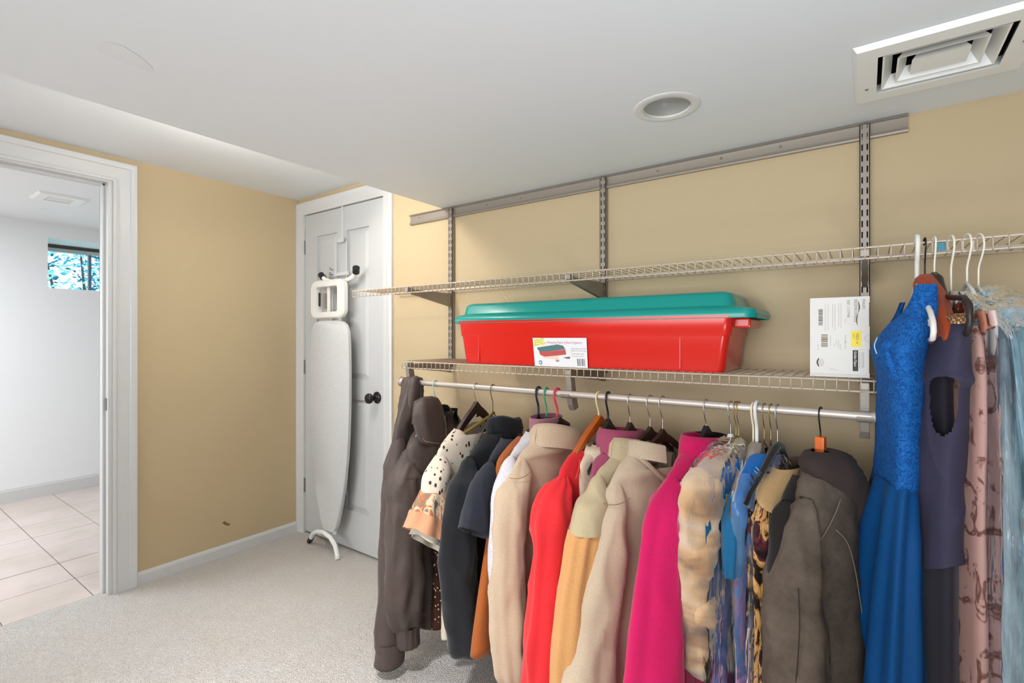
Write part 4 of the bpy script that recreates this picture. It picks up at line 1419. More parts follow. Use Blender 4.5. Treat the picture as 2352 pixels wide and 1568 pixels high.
# 11 --- red jacket on an orange wooden hanger
hanger(-.711, -8, 'orange wooden hanger with a cream hook, in the red dress', 'bar', WOOD_OR, plain('cream_coated_hook', srgb(214, 200, 150), .4), neck=.972, hr=.0026, half=.165, drop=.115, tall=.015, flat=.010)
fr = Fr(-.711, -8)
g = thing('dress', 'bright red dress with gathered puff sleeves on an orange wooden hanger', 'dress', fr.p(0, 0, .8))
REDC = fabric('red_crepe', srgb(226, 40, 46), .75, 800, .12, .05)
piece(loft(fr, [(.02, 0, .888, .105, .030), (.02, 0, .872, .140, .034), (.01, 0, .84, .185, .038), (0, 0, .80, .20, .040), (0, 0, .65, .195, .045), (0, 0, .40, .20, .055), (0, 0, .06, .215, .065)], fold=folds((5, .001, .014, .3, 1.5)), wr=.006, seed=27), 'body', REDC, g)
piece(loft(fr, sleeve(.196, .836, [(.222, .0, .76, .050, .046), (.240, 0, .60, .064, .052), (.252, 0, .40, .080, .056), (.262, 0, .22, .084, .056), (.268, 0, .05, .080, .054)], (.046, .044)), fold=folds((7, .003, .007, .4, 1), (3, .001, .012, 1, 3)), wr=.016, seed=28), 'sleeve', REDC, g)
strip(fr, [(.145, .030, .868), (.165, .040, .845), (.185, .044, .822)], .004, REDC, g, 'gathered_seam')

# 12 --- cream jacket
fr = Fr(-.672, -6)
g = thing('jacket', 'cream jacket with a rounded lapel behind the red dress', 'jacket', fr.p(0, 0, .8))
CREAM2 = fabric('cream_crepe', srgb(220, 200, 174), .9, 700, .2, .05)
piece(loft(fr, torso(.905, .858, .17, .10, .19, .032, .05, nw=.09, nt=.034), fold=folds((4, .001, .008, .3, 1.5)), wr=.005, seed=29), 'body', CREAM2, g)
piece(ringband(fr, [(.092, .850), (.100, .895), (.106, .905), (.118, .885), (.128, .82), (.132, .74)], gap=(1.6, .5), seed=6, asp=.42, sc=.01), 'lapel', CREAM2, g)

# 13 --- plum shirt
hanger(-.678, 0, 'black plastic hanger above the plum shirt', 'bar', BLACK_PL, BLACK_PL, hr=.0034, back=.017, top=ROD_Z + .0158, neck=.966)
fr = Fr(-.635, -3)
g = thing('shirt', 'plum pink shirt with a wide turned collar between the cream and olive clothes', 'shirt', fr.p(0, 0, .8))
PLUM = fabric('plum_cloth', srgb(168, 76, 104), .9, 700, .2, .06)
piece(loft(fr, torso(.90, .85, .185, .20, .18, .035, nw=.08, nt=.05), wr=.005, seed=30), 'body', PLUM, g)
piece(ringband(fr, [(.084, .890), (.088, .945), (.092, .958), (.102, .958), (.112, .940), (.120, .890)], seed=7, asp=.62, sc=-.01, tilt=lambda a, r: -.012 * (1 - math.cos(a))), 'collar', PLUM, g)

# 14 --- olive beige blouse with peach sleeve ends
hanger(-.604, -4, 'silver hook hanger at the olive beige coat', 'bar', WOOD_DK, CHROME, neck=.962)
fr = Fr(-.60, -8)
g = thing('coat', 'olive beige coat with gathered orange peach lower sleeve', 'coat', fr.p(0, 0, .8))
OLIVE = fabric('olive_beige_cloth', srgb(194, 176, 142), .9, 700, .2, .05)
APRI = fabric('apricot_cloth', srgb(216, 158, 100), .85, 700, .15, .05)
piece(loft(fr, torso(.895, .838, .198, .04, .21, .045, .06, nw=.080, nt=.05), fold=folds((4, .001, .008, .3, 1.5)), wr=.006, seed=31), 'body', OLIVE, g)
piece(loft(fr, sleeve(.192, .850, [(.216, .0, .77, .050, .046), (.240, 0, .70, .056, .050)], (.050, .046)), wr=.006, seed=32, hem=0), 'sleeve', OLIVE, g)
piece(loft(fr, [(.236, 0, .705, .056, .050), (.244, -.002, .66, .064, .052), (.256, -.010, .50, .078, .052), (.266, -.018, .30, .088, .054), (.274, -.022, .06, .092, .055)], fold=folds((9, .004, .004, .4, .6), (3, .001, .010, 1.4, 1.2)), wr=.006, seed=33), 'lower_sleeve', APRI, g)
piece(ringband(fr, [(.080, .880), (.084, .925), (.088, .938), (.098, .938), (.108, .918), (.118, .870)], seed=8, asp=.60, tilt=lambda a, r: -.020 * (1 - math.cos(a - .2))), 'collar', OLIVE, g)

# 15 --- second beige sweatshirt
hanger(-.539, -21, 'silver hook hanger just right of the olive coat', 'bar', WOOD_DK, CHROME, neck=.955, half=.10, drop=.06)
hanger(-.500, -21, 'silver hook hanger in the beige crew-neck sweatshirt', 'bar', WOOD_DK, CHROME, neck=.952, half=.10, drop=.06)
fr = Fr(-.515, -21)
g = thing('sweatshirt', 'beige crew-neck sweatshirt with a printed size mark inside the neck', 'sweatshirt', fr.p(0, 0, .8))
BEIGE2 = fabric('oatmeal_fleece', srgb(204, 182, 156), .95, 600, .3, .05, .3)
dp = lambda p, v: -.105 * max(0, math.cos(p - 1.75)) ** 1.6 * max(0, 1 - v * 5)
piece(loft(fr, torso(.905, .820, .205, .10, .20, .050, .065, nw=.100, nt=.060), fold=folds((5, .001, .008, .3, 1.5)), wr=.006, seed=34, dip=dp), 'body', BEIGE2, g)
piece(ringband(fr, [(.098, .895), (.103, .905), (.110, .905), (.118, .892)], seed=9, asp=.72, tilt=lambda a, r: -.105 * max(0, math.cos(a - 1.75)) ** 1.6), 'neck_rib', BEIGE2, g)
piece(ringband(fr, [(.086, .890), (.090, .925), (.095, .938), (.104, .936), (.116, .890)], gap=(2.25, 1.15), seed=10, asp=.75, tilt=lambda a, r: -.032 * (1 - math.cos(a - .2))), 'collar', BEIGE2, g)
piece(loft(fr, sleeve(.188, .838, [(.216, .0, .73, .054, .046), (.234, 0, .62, .066, .052), (.262, 0, .45, .084, .058), (.286, 0, .28, .098, .062), (.298, 0, .06, .102, .062)], (.054, .048)), fold=folds((3, .002, .009, .4, 2), (5, .001, .006, 2.0, 1)), wr=.012, seed=35), 'sleeve', BEIGE2, g)
mk = MB()
for i, (a, c) in enumerate(((-.075, -.066), (-.060, -.054), (-.048, -.042), (-.036, -.026))):
    mk.add([fr.p(a, -.052, .862), fr.p(c, -.054, .864), fr.p(c, -.054, .852), fr.p(a, -.052, .850)], [(0, 1, 2, 3)])
mk.build('printed_size_mark', plain('white_size_print', srgb(226, 222, 216), .7), g)
strip(fr, [(.238, .010, .780), (.226, .036, .780), (.200, .050, .786), (.178, .054, .796)], .0011, SEAMB, g, 'seam')
# olive green lining glimpse: the garment just behind
fr = Fr(-.455, -14)
g = thing('shirt', 'khaki shirt just behind the crew-neck sweatshirt', 'shirt', fr.p(0, 0, .8))
KHAKI = fabric('khaki_cloth', srgb(176, 156, 118), .9, 700, .2, .05)
piece(loft(fr, torso(.900, .835, .11, .30, .10, .020, nw=.06, nt=.02, sc=-.10), wr=.004, seed=36), 'body', KHAKI, g)

# 16 --- magenta coat
hanger(-.373, -12, 'silver hook hanger in the magenta coat', 'bar', BLACK_PL, CHROME, neck=.975)
fr = Fr(-.378, -12)
g = thing('coat', 'magenta pink coat with a turned collar and wide folded sleeve', 'coat', fr.p(0, 0, .8))
MAG = fabric('magenta_wool', srgb(206, 20, 92), .85, 600, .2, .05, .2)
piece(loft(fr, torso(.925, .862, .205, .06, .22, .048, .070, nw=.085, nt=.046), fold=folds((5, .001, .012, .3, 1.5)), wr=.006, seed=37), 'body', MAG, g)
piece(loft(fr, sleeve(.190, .876, [(.214, .0, .80, .054, .048), (.230, 0, .70, .066, .053), (.238, 0, .55, .085, .060), (.244, 0, .38, .102, .064), (.248, 0, .06, .110, .068)], (.054, .048)), fold=folds((4, .002, .022, .7, 1.2), (7, .001, .006, 1, 2)), wr=.010, seed=38), 'sleeve', MAG, g)
piece(ringband(fr, [(.080, .890), (.082, .945), (.086, .962), (.094, .966), (.102, .945), (.108, .895)], gap=(1.7, .35), seed=11, asp=.58, sc=-.005, tilt=lambda a, r: -.008 * (1 - math.cos(a))), 'collar', MAG, g)
piece(ringband(fr, [(.07, .84), (.074, .90), (.078, .955)], gap=(1.7, .5), seed=12, asp=.75), 'neck_lining', BLACK_LIN, g)

# ------------------------------------------------------------------ clear plastic garment covers


def film(name, tint, haze, hz=(.08, .42), rough=.10, scale=7, zs=.32):
    m = Mat(name)
    t = m.t
    out = [n for n in t.nodes if n.bl_idname == 'ShaderNodeOutputMaterial'][0]
    tr = m.n('ShaderNodeBsdfTransparent')
    tr.inputs['Color'].default_value = tint
    df = m.n('ShaderNodeBsdfDiffuse')
    df.inputs['Color'].default_value = haze
    gl = m.n('ShaderNodeBsdfGlossy')
    gl.inputs['Color'].default_value = (.9, .95, 1, 1)
    gl.inputs['Roughness'].default_value = rough
    vec = m.coords((1, 1, zs))
    nz = m.noise(scale, 6, .65, vec, .8)
    h = m.n('ShaderNodeMapRange')
    h.inputs[1].default_value, h.inputs[2].default_value, h.inputs[3].default_value, h.inputs[4].default_value = .42, .68, hz[0], hz[1]
    m.link(nz, h.inputs[0])
    bp_ = m.n('ShaderNodeBump')
    bp_.inputs['Strength'].default_value = .6
    bp_.inputs['Distance'].default_value = .015
    m.link(m.noise(scale * 2, 3, .5, vec, 1.2), bp_.inputs['Height'])
    m.link(bp_.outputs['Normal'], gl.inputs['Normal'])
    m.link(bp_.outputs['Normal'], df.inputs['Normal'])
    fr_ = m.n('ShaderNodeFresnel')
    fr_.inputs['IOR'].default_value = 1.28
    m.link(bp_.outputs['Normal'], fr_.inputs['Normal'])
    a = m.n('ShaderNodeMixShader')
    b = m.n('ShaderNodeMixShader')
    m.link(h.outputs[0], a.inputs[0])
    m.link(tr.outputs[0], a.inputs[1])
    m.link(df.outputs[0], a.inputs[2])
    m.link(fr_.outputs[0], b.inputs[0])
    m.link(a.outputs[0], b.inputs[1])
    m.link(gl.outputs[0], b.inputs[2])
    m.link(b.outputs[0], out.inputs['Surface'])
    return m.m


FILM = film('clear_plastic_film', (.93, .95, .98, 1), srgb(186, 190, 210), (.0, .16), .16, 6)
FILM_BLUE = film('blue_tinted_film', (.74, .85, .94, 1), srgb(110, 150, 190), (.06, .40), .16, 6)

# 17 --- fur vest in a clear plastic cover
hanger(-.307, -12, 'silver hook hanger at the covered fur vest', 'bar', WHITE_PL, CHROME, neck=.958, half=.15, drop=.10)
hanger(-.293, -12, 'brass wire hook hanger beside the covered fur vest, left one of the close pair', 'loop', BRASS, BRASS, neck=.958, half=.15, flat=.0014, group='brass wire hangers')
hanger(-.286, -11, 'brass wire hook hanger beside the covered fur vest, right one of the close pair', 'loop', BRASS, BRASS, neck=.956, half=.15, flat=.0014, group='brass wire hangers')
fr = Fr(-.303, -12)
g = thing('vest', 'honey and cream fur vest with banded pelts inside a clear plastic cover', 'vest', fr.p(0, 0, .8))
m = Mat('banded_fur', .95, 0, .1)
vec = m.coords((1, 1, 1))
band = m.noise(7.5, 3, .5, m.coords((.5, .5, 1.5)), .4)
fz = m.noise(60, 6, .75, m.coords((1, 1, .35)), .5)
cb_ = m.ramp(band, [(.36, srgb(104, 72, 48)), (.44, srgb(168, 122, 82)), (.53, srgb(206, 164, 120)), (.66, srgb(216, 190, 164))])
m.color(m.mix(.22, cb_, m.mix(fz, srgb(120, 86, 58), srgb(226, 204, 178))))
m.b.inputs['Sheen Weight'].default_value = .6
m.bump(fz, .45, .008)
FUR = m.m
lump = [(.02, 0, .945, .024, .020), (.05, 0, .930, .060, .032), (.11, 0, .90, .105, .040), (.145, 0, .86, .115, .046), (.160, 0, .82, .112, .052), (.165, 0, .775, .100, .046), (.165, 0, .73, .108, .052), (.165, 0, .68, .105, .053), (.162, 0, .635, .096, .046),
        (.160, 0, .59, .106, .053), (.155, 0, .53, .104, .054), (.15, 0, .485, .094, .047), (.14, 0, .44, .104, .052), (.135, 0, .40, .090, .049), (.13, 0, .370, .062, .036), (.13, 0, .352, .020, .014)]
piece(loft(fr, lump, fold=folds((5, .002, .006, .3, 3)), wr=.016, seed=40, wsc=(14, 14, 12), hem=0, sub=5), 'pelts', FUR, g)
gb = thing('garment_bag', 'clear wrinkled plastic cover over the fur vest', 'garment bag', fr.p(0, 0, .8), 'plastic garment covers')
piece(loft(fr, [(0, 0, .962, .020, .020), (.03, 0, .948, .070, .040), (.07, 0, .905, .130, .050), (.10, 0, .85, .155, .056), (.11, 0, .75, .165, .060), (.11, 0, .55, .168, .062), (.105, 0, .30, .160, .060), (.105, 0, .06, .165, .064)],
           n=64, fold=folds((7, .001, .003, .3, 3), (13, .001, .002, 1, 4)), wr=.008, seed=41, wsc=(16, 16, 6), hem=0), 'film', FILM, gb)

# 18 --- navy and teal shirt in plastic, taupe camisole
fr = Fr(-.236, -8)
g = thing('shirt', 'teal blue shirt with a navy body right of the covered fur vest', 'shirt', fr.p(0, 0, .8))
TEALC = fabric('teal_blue_cloth', srgb(24, 104, 150), .7, 600, .2, .1)
NAVYD = fabric('deep_navy_cloth', srgb(40, 46, 78), .8, 600, .2, .15)
piece(loft(fr, torso(.925, .860, .155, .10, .16, .016, .022, nw=.05, nt=.018), fold=folds((7, .001, .004, .3, 2)), wr=.006, seed=42), 'body', NAVYD, g)
piece(loft(fr, sleeve(.160, .872, [(.180, .0, .80, .036, .022), (.19, 0, .72, .040, .022), (.19, 0, .66, .036, .020)], (.036, .022)), fold=folds((7, .001, .004, .3, 2)), wr=.010, seed=43), 'sleeve', TEALC, g)
hanger(-.249, -8, 'white plastic hanger with a small hook knob, in the taupe camisole', 'loop', WHITE_PL, plain('ivory_hook', srgb(214, 200, 172), .4), neck=.955, hr=.0026, half=.14, flat=.003)
fr = Fr(-.240, -8)
g = thing('camisole', 'taupe grey camisole on thin brown cords', 'shirt', fr.p(0, 0, .8))
TAUPE = fabric('taupe_satin', srgb(158, 142, 130), .5, 600, .15, .06)
piece(loft(fr, [(0, 0, .955, .016, .012), (.01, 0, .935, .036, .018), (.02, 0, .89, .055, .020), (.03, 0, .80, .08, .020), (.03, 0, .60, .10, .022)], fold=folds((5, .001, .005, .3, 2)), wr=.005, seed=44), 'body', TAUPE, g)
CORD = plain('brown_cord', srgb(132, 88, 56), .7)
strip(fr, [(.02, .0, .942), (.07, .018, .905), (.13, .022, .86), (.19, .024, .835)], .0022, CORD, g, 'cord')
strip(fr, [(.02, .01, .940), (.06, .026, .900), (.11, .030, .86), (.17, .030, .84)], .0018, CORD, g, 'cord')

# 19 --- bright blue top on a white plastic hanger
hanger(-.240, -6, 'thick white plastic hanger in the bright blue top', 'loop', WHITE_PL, WHITE_PL, neck=.945, hr=.0048, half=.20, flat=.0048, drop=.085, top=ROD_Z + .0175, back=.018)
fr = Fr(-.226, -7)
g = thing('top', 'bright blue top with white stitched shoulder under clear film', 'shirt', fr.p(0, 0, .8))
BLUE = fabric('bright_blue_jersey', srgb(10, 112, 196), .7, 700, .15, .06)
piece(loft(fr, [(0, 0, .932, .045, .022), (0, 0, .918, .09, .026), (0, 0, .885, .160, .030), (0, 0, .855, .195, .030), (0, 0, .80, .205, .032), (0, 0, .70, .18, .030), (0, 0, .66, .17, .028)], fold=folds((5, .001, .005, .3, 2)), wr=.005, seed=45, ex=2.4), 'body', BLUE, g)
STI = plain('white_stitch', srgb(206, 222, 234), .7)
for d in (0, .012):
    strip(fr, [(.095 + d, -.030, .884 - d * .5), (.100 + d, -.010, .908 - d * .5), (.100 + d, .012, .908 - d * .5), (.095 + d, .032, .882 - d * .5)], .0012, STI, g, 'stitch_line')
bg_ = thing('garment_bag', 'pale blue violet plastic cover hanging below the bright blue top', 'garment bag', fr.p(0, 0, .8), 'plastic garment covers')
piece(loft(fr, [(.03, 0, .905, .135, .035), (.04, .004, .85, .180, .042), (.04, .005, .75, .180, .040), (.04, .004, .55, .165, .034), (.04, .004, .35, .155, .040), (.04, .004, .08, .16, .046)], n=64, fold=folds((7, .001, .005, .3, 3), (13, .001, .002, 1, 4)), wr=.010, seed=46, wsc=(16, 16, 5), hem=0), 'film', FILM_BLUE, bg_)
g = thing('blouse', 'violet and pink print blouse inside the pale blue plastic cover', 'blouse', fr.p(0, 0, .6))
m = Mat('violet_print_cloth', .8, 0, .2)
m.color(m.ramp(m.noise(14, 5, .7, m.coords((1, 1, .4)), 1.5), [(.38, srgb(60, 66, 110)), (.47, srgb(112, 70, 112)), (.54, srgb(176, 90, 118)), (.60, srgb(104, 120, 160))]))
piece(loft(fr, torso(.84, .80, .17, .10, .15, .020, .026, sc=.04, nw=.12, nt=.018), fold=folds((7, .001, .006, .3, 2)), wr=.008, seed=47), 'body', m.m, g)

# 20 --- purple dress in a clear cover on the black velvet hanger
hanger(-.222, -9, 'thin brass wire hanger left of the black velvet hanger', 'loop', BRASS, BRASS, neck=.955, half=.15, flat=.0014, hr=.0014, group='brass wire hangers')
hanger(-.206, -9, 'thin brass wire hanger right behind the black velvet hanger', 'loop', BRASS, BRASS, neck=.955, half=.15, flat=.0014, hr=.0014, group='brass wire hangers')
hv, fr = hanger(-.190, -11, 'wide black velvet hanger with bare sloping arms, left of the grey hooded coat', 'none', VELVET_BK, CHROME, neck=.948)
b = MB()
P = [(.215, .842), (.19, .862), (.12, .895), (.06, .925), (.025, .944), (0, .952), (-.025, .945), (-.05, .920), (-.07, .902), (-.13, .893), (-.18, .886), (-.205, .874), (-.22, .845)]
b.tube([fr.p(s, 0, z) for s, z in P], [.006, .007, .0075, .009, .010, .010, .010, .009, .008, .0075, .0075, .007, .006], 10)
b.build('shoulder_bar', VELVET_BK, hv, smooth='all')
fr = Fr(-.196, -10)
g = thing('dress', 'dark purple dress with a grey band under the black velvet hanger', 'dress', fr.p(0, 0, .8))
PURP = fabric('dark_purple_cloth', srgb(66, 48, 74), .7, 600, .2, .15)
piece(loft(fr, torso(.905, .835, .175, .30, .17, .022, .030, nw=.04, nt=.020), fold=folds((5, .001, .005, .3, 2)), wr=.005, seed=48), 'body', PURP, g)
piece(loft(fr, [(0, 0, .825, .184, .027), (0, 0, .79, .184, .027)], wr=.002, seed=49, hem=0), 'band', TAUPE, g)
gb = thing('garment_bag', 'clear peaked plastic cover right below the black velvet hanger', 'garment bag', fr.p(0, 0, .8), 'plastic garment covers')
piece(loft(fr, [(.01, .006, .932, .018, .016), (.01, .006, .91, .050, .026), (.01, .006, .86, .135, .034), (.01, .006, .80, .180, .036), (.01, .006, .60, .185, .036), (.01, .006, .40, .19, .040)], n=64, fold=folds((7, .001, .003, .3, 4)), wr=.006, seed=50, wsc=(16, 16, 5), hem=0), 'film', FILM, gb)
MB().tube([fr.p(.055, .046, .878), fr.p(-.02, .052, .862), fr.p(.03, .050, .838), fr.p(.055, .046, .800)], .0009, 6).build('printed_triangle', STI, gb, smooth='all')

# 21 --- gold and black patterned dress with tan binding
fr = Fr(-.168, -12)
g = thing('dress', 'gold and black patterned dress with a tan bound edge', 'dress', fr.p(0, 0, .8))
m = Mat('gold_black_print', .75, 0, .2)
wv_ = m.noise(17, 4, .6, m.coords((1, 1, .38)), 2.0)
m.color(m.ramp(wv_, [(.36, srgb(30, 22, 20)), (.44, srgb(30, 22, 20)), (.47, srgb(176, 122, 58)), (.54, srgb(206, 164, 108)), (.57, srgb(96, 40, 50)), (.64, srgb(34, 24, 22))]))
piece(loft(fr, [(.02, 0, .86, .11, .026), (.02, 0, .83, .155, .030), (.02, 0, .78, .18, .032), (.02, 0, .60, .175, .032), (.02, 0, .35, .17, .036), (.02, 0, .06, .18, .040)], fold=folds((9, .003, .010, .3, 2)), wr=.006, seed=51), 'body', m.m, g)
TANB = fabric('tan_binding', srgb(206, 166, 116), .8, 600, .2, .05)
piece(loft(fr, [(-.01, .008, .905, .085, .030), (0, .008, .875, .150, .036), (.01, .010, .85, .180, .038), (.01, .012, .838, .188, .040)], fold=folds((4, .000, .003, .3, 2)), wr=.003, seed=52, hem=.008, dip=lambda p, v: -.03 * math.sin(p) * v), 'yoke', TANB, g)
strip(fr, [(.188, .020, .80), (.184, .034, .74), (.178, .040, .66), (.176, .044, .58)], .0035, TANB, g, 'binding')

# 22 --- black jacket behind the grey coat
fr = Fr(-.128, -8)
g = thing('jacket', 'black jacket squeezed between the patterned dress and the grey hooded coat', 'jacket', fr.p(0, 0, .8))
BLK = fabric('black_cotton', srgb(38, 33, 31), .9, 500, .2, .1)
piece(loft(fr, torso(.895, .84, .195, .08, .19, .034, .05, nw=.07, nt=.034), fold=folds((5, .001, .006, .3, 2)), wr=.006, seed=53), 'body', BLK, g)
piece(loft(fr, sleeve(.180, .862, [(.195, .0, .75, .040, .030), (.205, 0, .60, .042, .032), (.205, 0, .35, .042, .032), (.205, 0, .10, .042, .032)], (.038, .028)), wr=.008, seed=54), 'sleeve', BLK, g)

# 23 --- grey hooded coat on an orange wooden hanger
ho, fr = hanger(-.092, -14, 'orange wooden hanger with a black hook, in the grey hooded coat', 'none', WOOD_DK, BLACK_MET, neck=.970, hr=.0019, back=.013)
b = MB()
b.add([fr.p(s, t, z) for z, hs in ((.986, .0095), (.932, .0130)) for s, t in ((-hs, -.011), (hs, -.011), (hs, .011), (-hs, .011))],
      [(0, 1, 2, 3), (7, 6, 5, 4), (0, 4, 5, 1), (1, 5, 6, 2), (2, 6, 7, 3), (3, 7, 4, 0)])
b.build('neck_block', plain('orange_lacquer', srgb(214, 98, 22), .35), ho, bevel=.003)
MB().tube([fr.p(s, 0, z) for s, z in ((.13, .875), (.07, .915), (0, .936), (-.07, .915), (-.13, .875))], .008, 8).build('shoulder_bar', WOOD_DK, ho, smooth='all')
g = thing('coat', 'washed grey brown canvas coat with a drooping hood', 'coat', fr.p(0, 0, .8))
m = Mat('washed_canvas', .95, 0, .1)
nz1, nz2 = m.noise(7, 6, .7), m.noise(420, 2)
m.color(m.mix(m.ramp(nz1, [(.35, (0, 0, 0, 1)), (.68, (1, 1, 1, 1))]), srgb(70, 60, 52), srgb(104, 92, 82)))
m.bump(nz2, .35, .0015)
CANVAS = m.m
PIPE = plain('pale_seam_thread', srgb(116, 104, 92), .9)
SEAMD = plain('dark_seam', srgb(44, 36, 30), .9)
piece(loft(fr, [(0, .012, .930, .050, .036), (.0, .018, .905, .105, .050), (.0, .024, .865, .160, .052), (0, .030, .81, .195, .056), (0, .036, .70, .20, .062), (0, .046, .45, .205, .076), (-.01, .056, .25, .21, .086), (-.01, .060, .06, .215, .092)], fold=folds((5, .001, .010, .3, 1.5)), wr=.012, seed=55), 'body', CANVAS, g)
piece(loft(fr, [(.170, .020, .870, .008, .010), (.175, .020, .850, .024, .026), (.186, .020, .81, .040, .040), (.200, .020, .765, .050, .048), (.210, .022, .68, .058, .054), (.222, .024, .50, .066, .060), (.232, .026, .30, .070, .064), (.236, .028, .06, .074, .066)], fold=folds((3, .001, .008, 1.4, 2), (5, .001, .006, .2, 2)), wr=.018, seed=56, hem=0), 'sleeve', CANVAS, g)
HOODC = fabric('brown_grey_canvas', srgb(72, 60, 57), .95, 400, .35, .12, .05, .1, 8)
piece(loft(fr, [(.03, .006, .955, .018, .020), (.02, .012, .950, .070, .046), (.015, .022, .918, .098, .058), (-.01, .052, .865, .085, .054), (-.03, .080, .80, .070, .046), (-.045, .092, .745, .058, .038), (-.05, .094, .715, .040, .026), (-.05, .094, .708, .014, .010)], fold=folds((3, .002, .007, .8, 2)), wr=.012, seed=57, hem=0), 'hood', HOODC, g)
strip(fr, [(.10, .074, .868), (.135, .072, .838), (.170, .062, .800), (.20, .050, .775)], .0013, PIPE, g, 'seam')
strip(fr, [(.155, .080, .810), (.125, .092, .780), (.095, .098, .72), (.075, .104, .64), (.060, .112, .54)], .0013, PIPE, g, 'seam')
strip(fr, [(.262, .040, .700), (.272, .046, .62), (.284, .040, .47), (.296, .030, .30), (.304, .022, .12)], .0012, SEAMD, g, 'seam')
button(fr, .06, .108, .66, .004, plain('dull_stud', srgb(150, 140, 128), .5, .5), g, 'stud')

# ================================================================== CLOTHES HUNG FROM THE UPPER SHELF
YS, TOPS = YF - .002, ZU + .0105
GS = 'clothes hangers on the upper shelf'

# 24 --- blue lace dress on a white plastic hanger
fr = Fr(.100, 3, YS)
h = thing('clothes_hanger', 'white plastic hanger with notched end, in the blue lace dress', 'hanger', fr.p(0, 0, 1.36), GS)
pts = hook_pts(YS, 0, TOPS + .006, 1.372, .0135)
S = spline([(s, 0, z) for s, z in pts], 3)
MB().tube([fr.p(s, 0, z) for s, _, z in S], .0050, 10).build('hook', WHITE_PL, h, smooth='all')
MB().tube([fr.p(s, 0, z) for s, z in ((0, 1.376), (.022, 1.358), (.06, 1.338), (.12, 1.314), (.18, 1.290), (.208, 1.270), (.214, 1.252), (.204, 1.237), (.165, 1.234))], .0052, 10).build('arm', WHITE_PL, h, smooth='all')
MB().tube([fr.p(s, 0, z) for s, z in ((0, 1.376), (-.022, 1.358), (-.06, 1.338), (-.12, 1.314), (-.18, 1.290), (-.208, 1.270), (-.214, 1.252), (-.204, 1.237), (-.165, 1.234))], .0052, 10).build('arm', WHITE_PL, h, smooth='all')
MB().tube([fr.p(s, 0, z) for s, z in ((-.055, 1.338), (0, 1.334), (.055, 1.338))], .0042, 8).build('brace', WHITE_PL, h, smooth='all')
MB().tube([fr.p(s, 0, z) for s, z in ((.192, 1.282), (.176, 1.264), (.166, 1.266), (.164, 1.276))], .0038, 8).build('strap_notch', WHITE_PL, h, smooth='all')
g = thing('dress', 'bright blue dress with a lace bodice on a white plastic hanger', 'dress', fr.p(0, 0, .9))
m = Mat('blue_lace', .8, 0, .3)
v1 = m.voro(46, m.coords((1, 1, 1)), 'DISTANCE_TO_EDGE')
n1 = m.noise(42, 5, .7, None, 2.5)
msk = m.ramp(n1, [(.44, (0, 0, 0, 1)), (.50, (1, 1, 1, 1)), (.56, (0, 0, 0, 1))])
m.color(m.mix(msk, srgb(3, 66, 128), srgb(24, 102, 178)))
m.bump(n1, .6, .004)
LACE = m.m
SATIN = fabric('blue_crepe', srgb(4, 76, 136), .65, 600, .12, .05, .03)
piece(loft(fr, [(.128, .000, 1.352, .012, .018), (.128, -.001, 1.335, .020, .021), (.118, -.010, 1.295, .040, .030), (.100, -.030, 1.255, .085, .042), (.075, -.042, 1.222, .130, .046), (.045, -.042, 1.19, .155, .044), (.02, -.038, 1.14, .170, .041), (0, -.036, 1.05, .170, .040), (0, -.036, .96, .16, .039), (0, -.038, .905, .155, .038)],
           fold=folds((6, .001, .004, .3, 2)), wr=.006, seed=60, hem=0, sub=6), 'lace_bodice', LACE, g)
piece(loft(fr, [(.09, -.042, 1.256, .055, .022), (.10, -.060, 1.230, .085, .028), (.095, -.068, 1.207, .088, .026), (.08, -.056, 1.165, .105, .024), (.06, -.044, 1.12, .125, .022), (.05, -.038, 1.07, .13, .02)], wr=.003, seed=61, hem=0, n=32), 'lace_cup', LACE, g)
piece(loft(fr, [(-.150, -.012, 1.330, .014, .006), (-.150, -.024, 1.29, .015, .007), (-.145, -.046, 1.24, .022, .010), (-.13, -.05, 1.19, .04, .02)], wr=.002, seed=62, hem=0, n=20), 'strap', LACE, g)
piece(loft(fr, [(-.150, .012, 1.330, .013, .005), (-.150, .010, 1.29, .014, .006), (-.145, -.005, 1.22, .022, .010)], wr=.002, seed=63, hem=0, n=20), 'strap', LACE, g)
piece(loft(fr, [(0, -.038, .918, .158, .040), (0, -.040, .90, .164, .043), (0, -.046, .80, .180, .054), (0, -.056, .55, .20, .072), (0, -.064, .15, .215, .086)], n=96, fold=folds((11, .002, .020, .4, 1.0), (6, .001, .010, 1.2, .5)), wr=.004, seed=64, sub=9), 'skirt', SATIN, g)
strip(fr, [(.160, -.086, 1.240), (.170, -.092, 1.222), (.172, -.088, 1.204)], .0013, plain('pale_edge', srgb(150, 176, 200), .7), g, 'edge_binding')

# 25 --- rust scarf top
hanger(.114, 6, 'thin black hook hanger in the rust top', 'none', BLACK_MET, BLACK_MET, neck=1.372, y=YS, top=TOPS, back=.010, hr=.0017, group=GS)
fr = Fr(.114, 7, YS)
g = thing('scarf', 'rust red folded scarf between the blue lace dress and the navy vest dress', 'scarf', fr.p(0, 0, 1.3))
RUSTR = fabric('rust_red_cloth', srgb(170, 70, 30), .75, 600, .15, .08)
piece(loft(fr, [(0, 0, 1.386, .012, .010), (.012, 0, 1.375, .026, .017), (.03, .002, 1.345, .050, .024), (.06, .003, 1.30, .080, .026), (.085, .002, 1.25, .10, .024), (.09, 0, 1.20, .09, .02), (.09, 0, 1.17, .08, .018)], fold=folds((7, .002, .004, .3, 2)), wr=.005, seed=65, n=36), 'cloth', RUSTR, g)
for a in ((.02, .022, 1.372), (.035, .024, 1.372)):
    strip(fr, [a, (a[0] + .035, .028, 1.315), (a[0] + .065, .026, 1.255)], .0014, plain('dark_rust_fold', srgb(96, 34, 16), .8), g, 'crease')

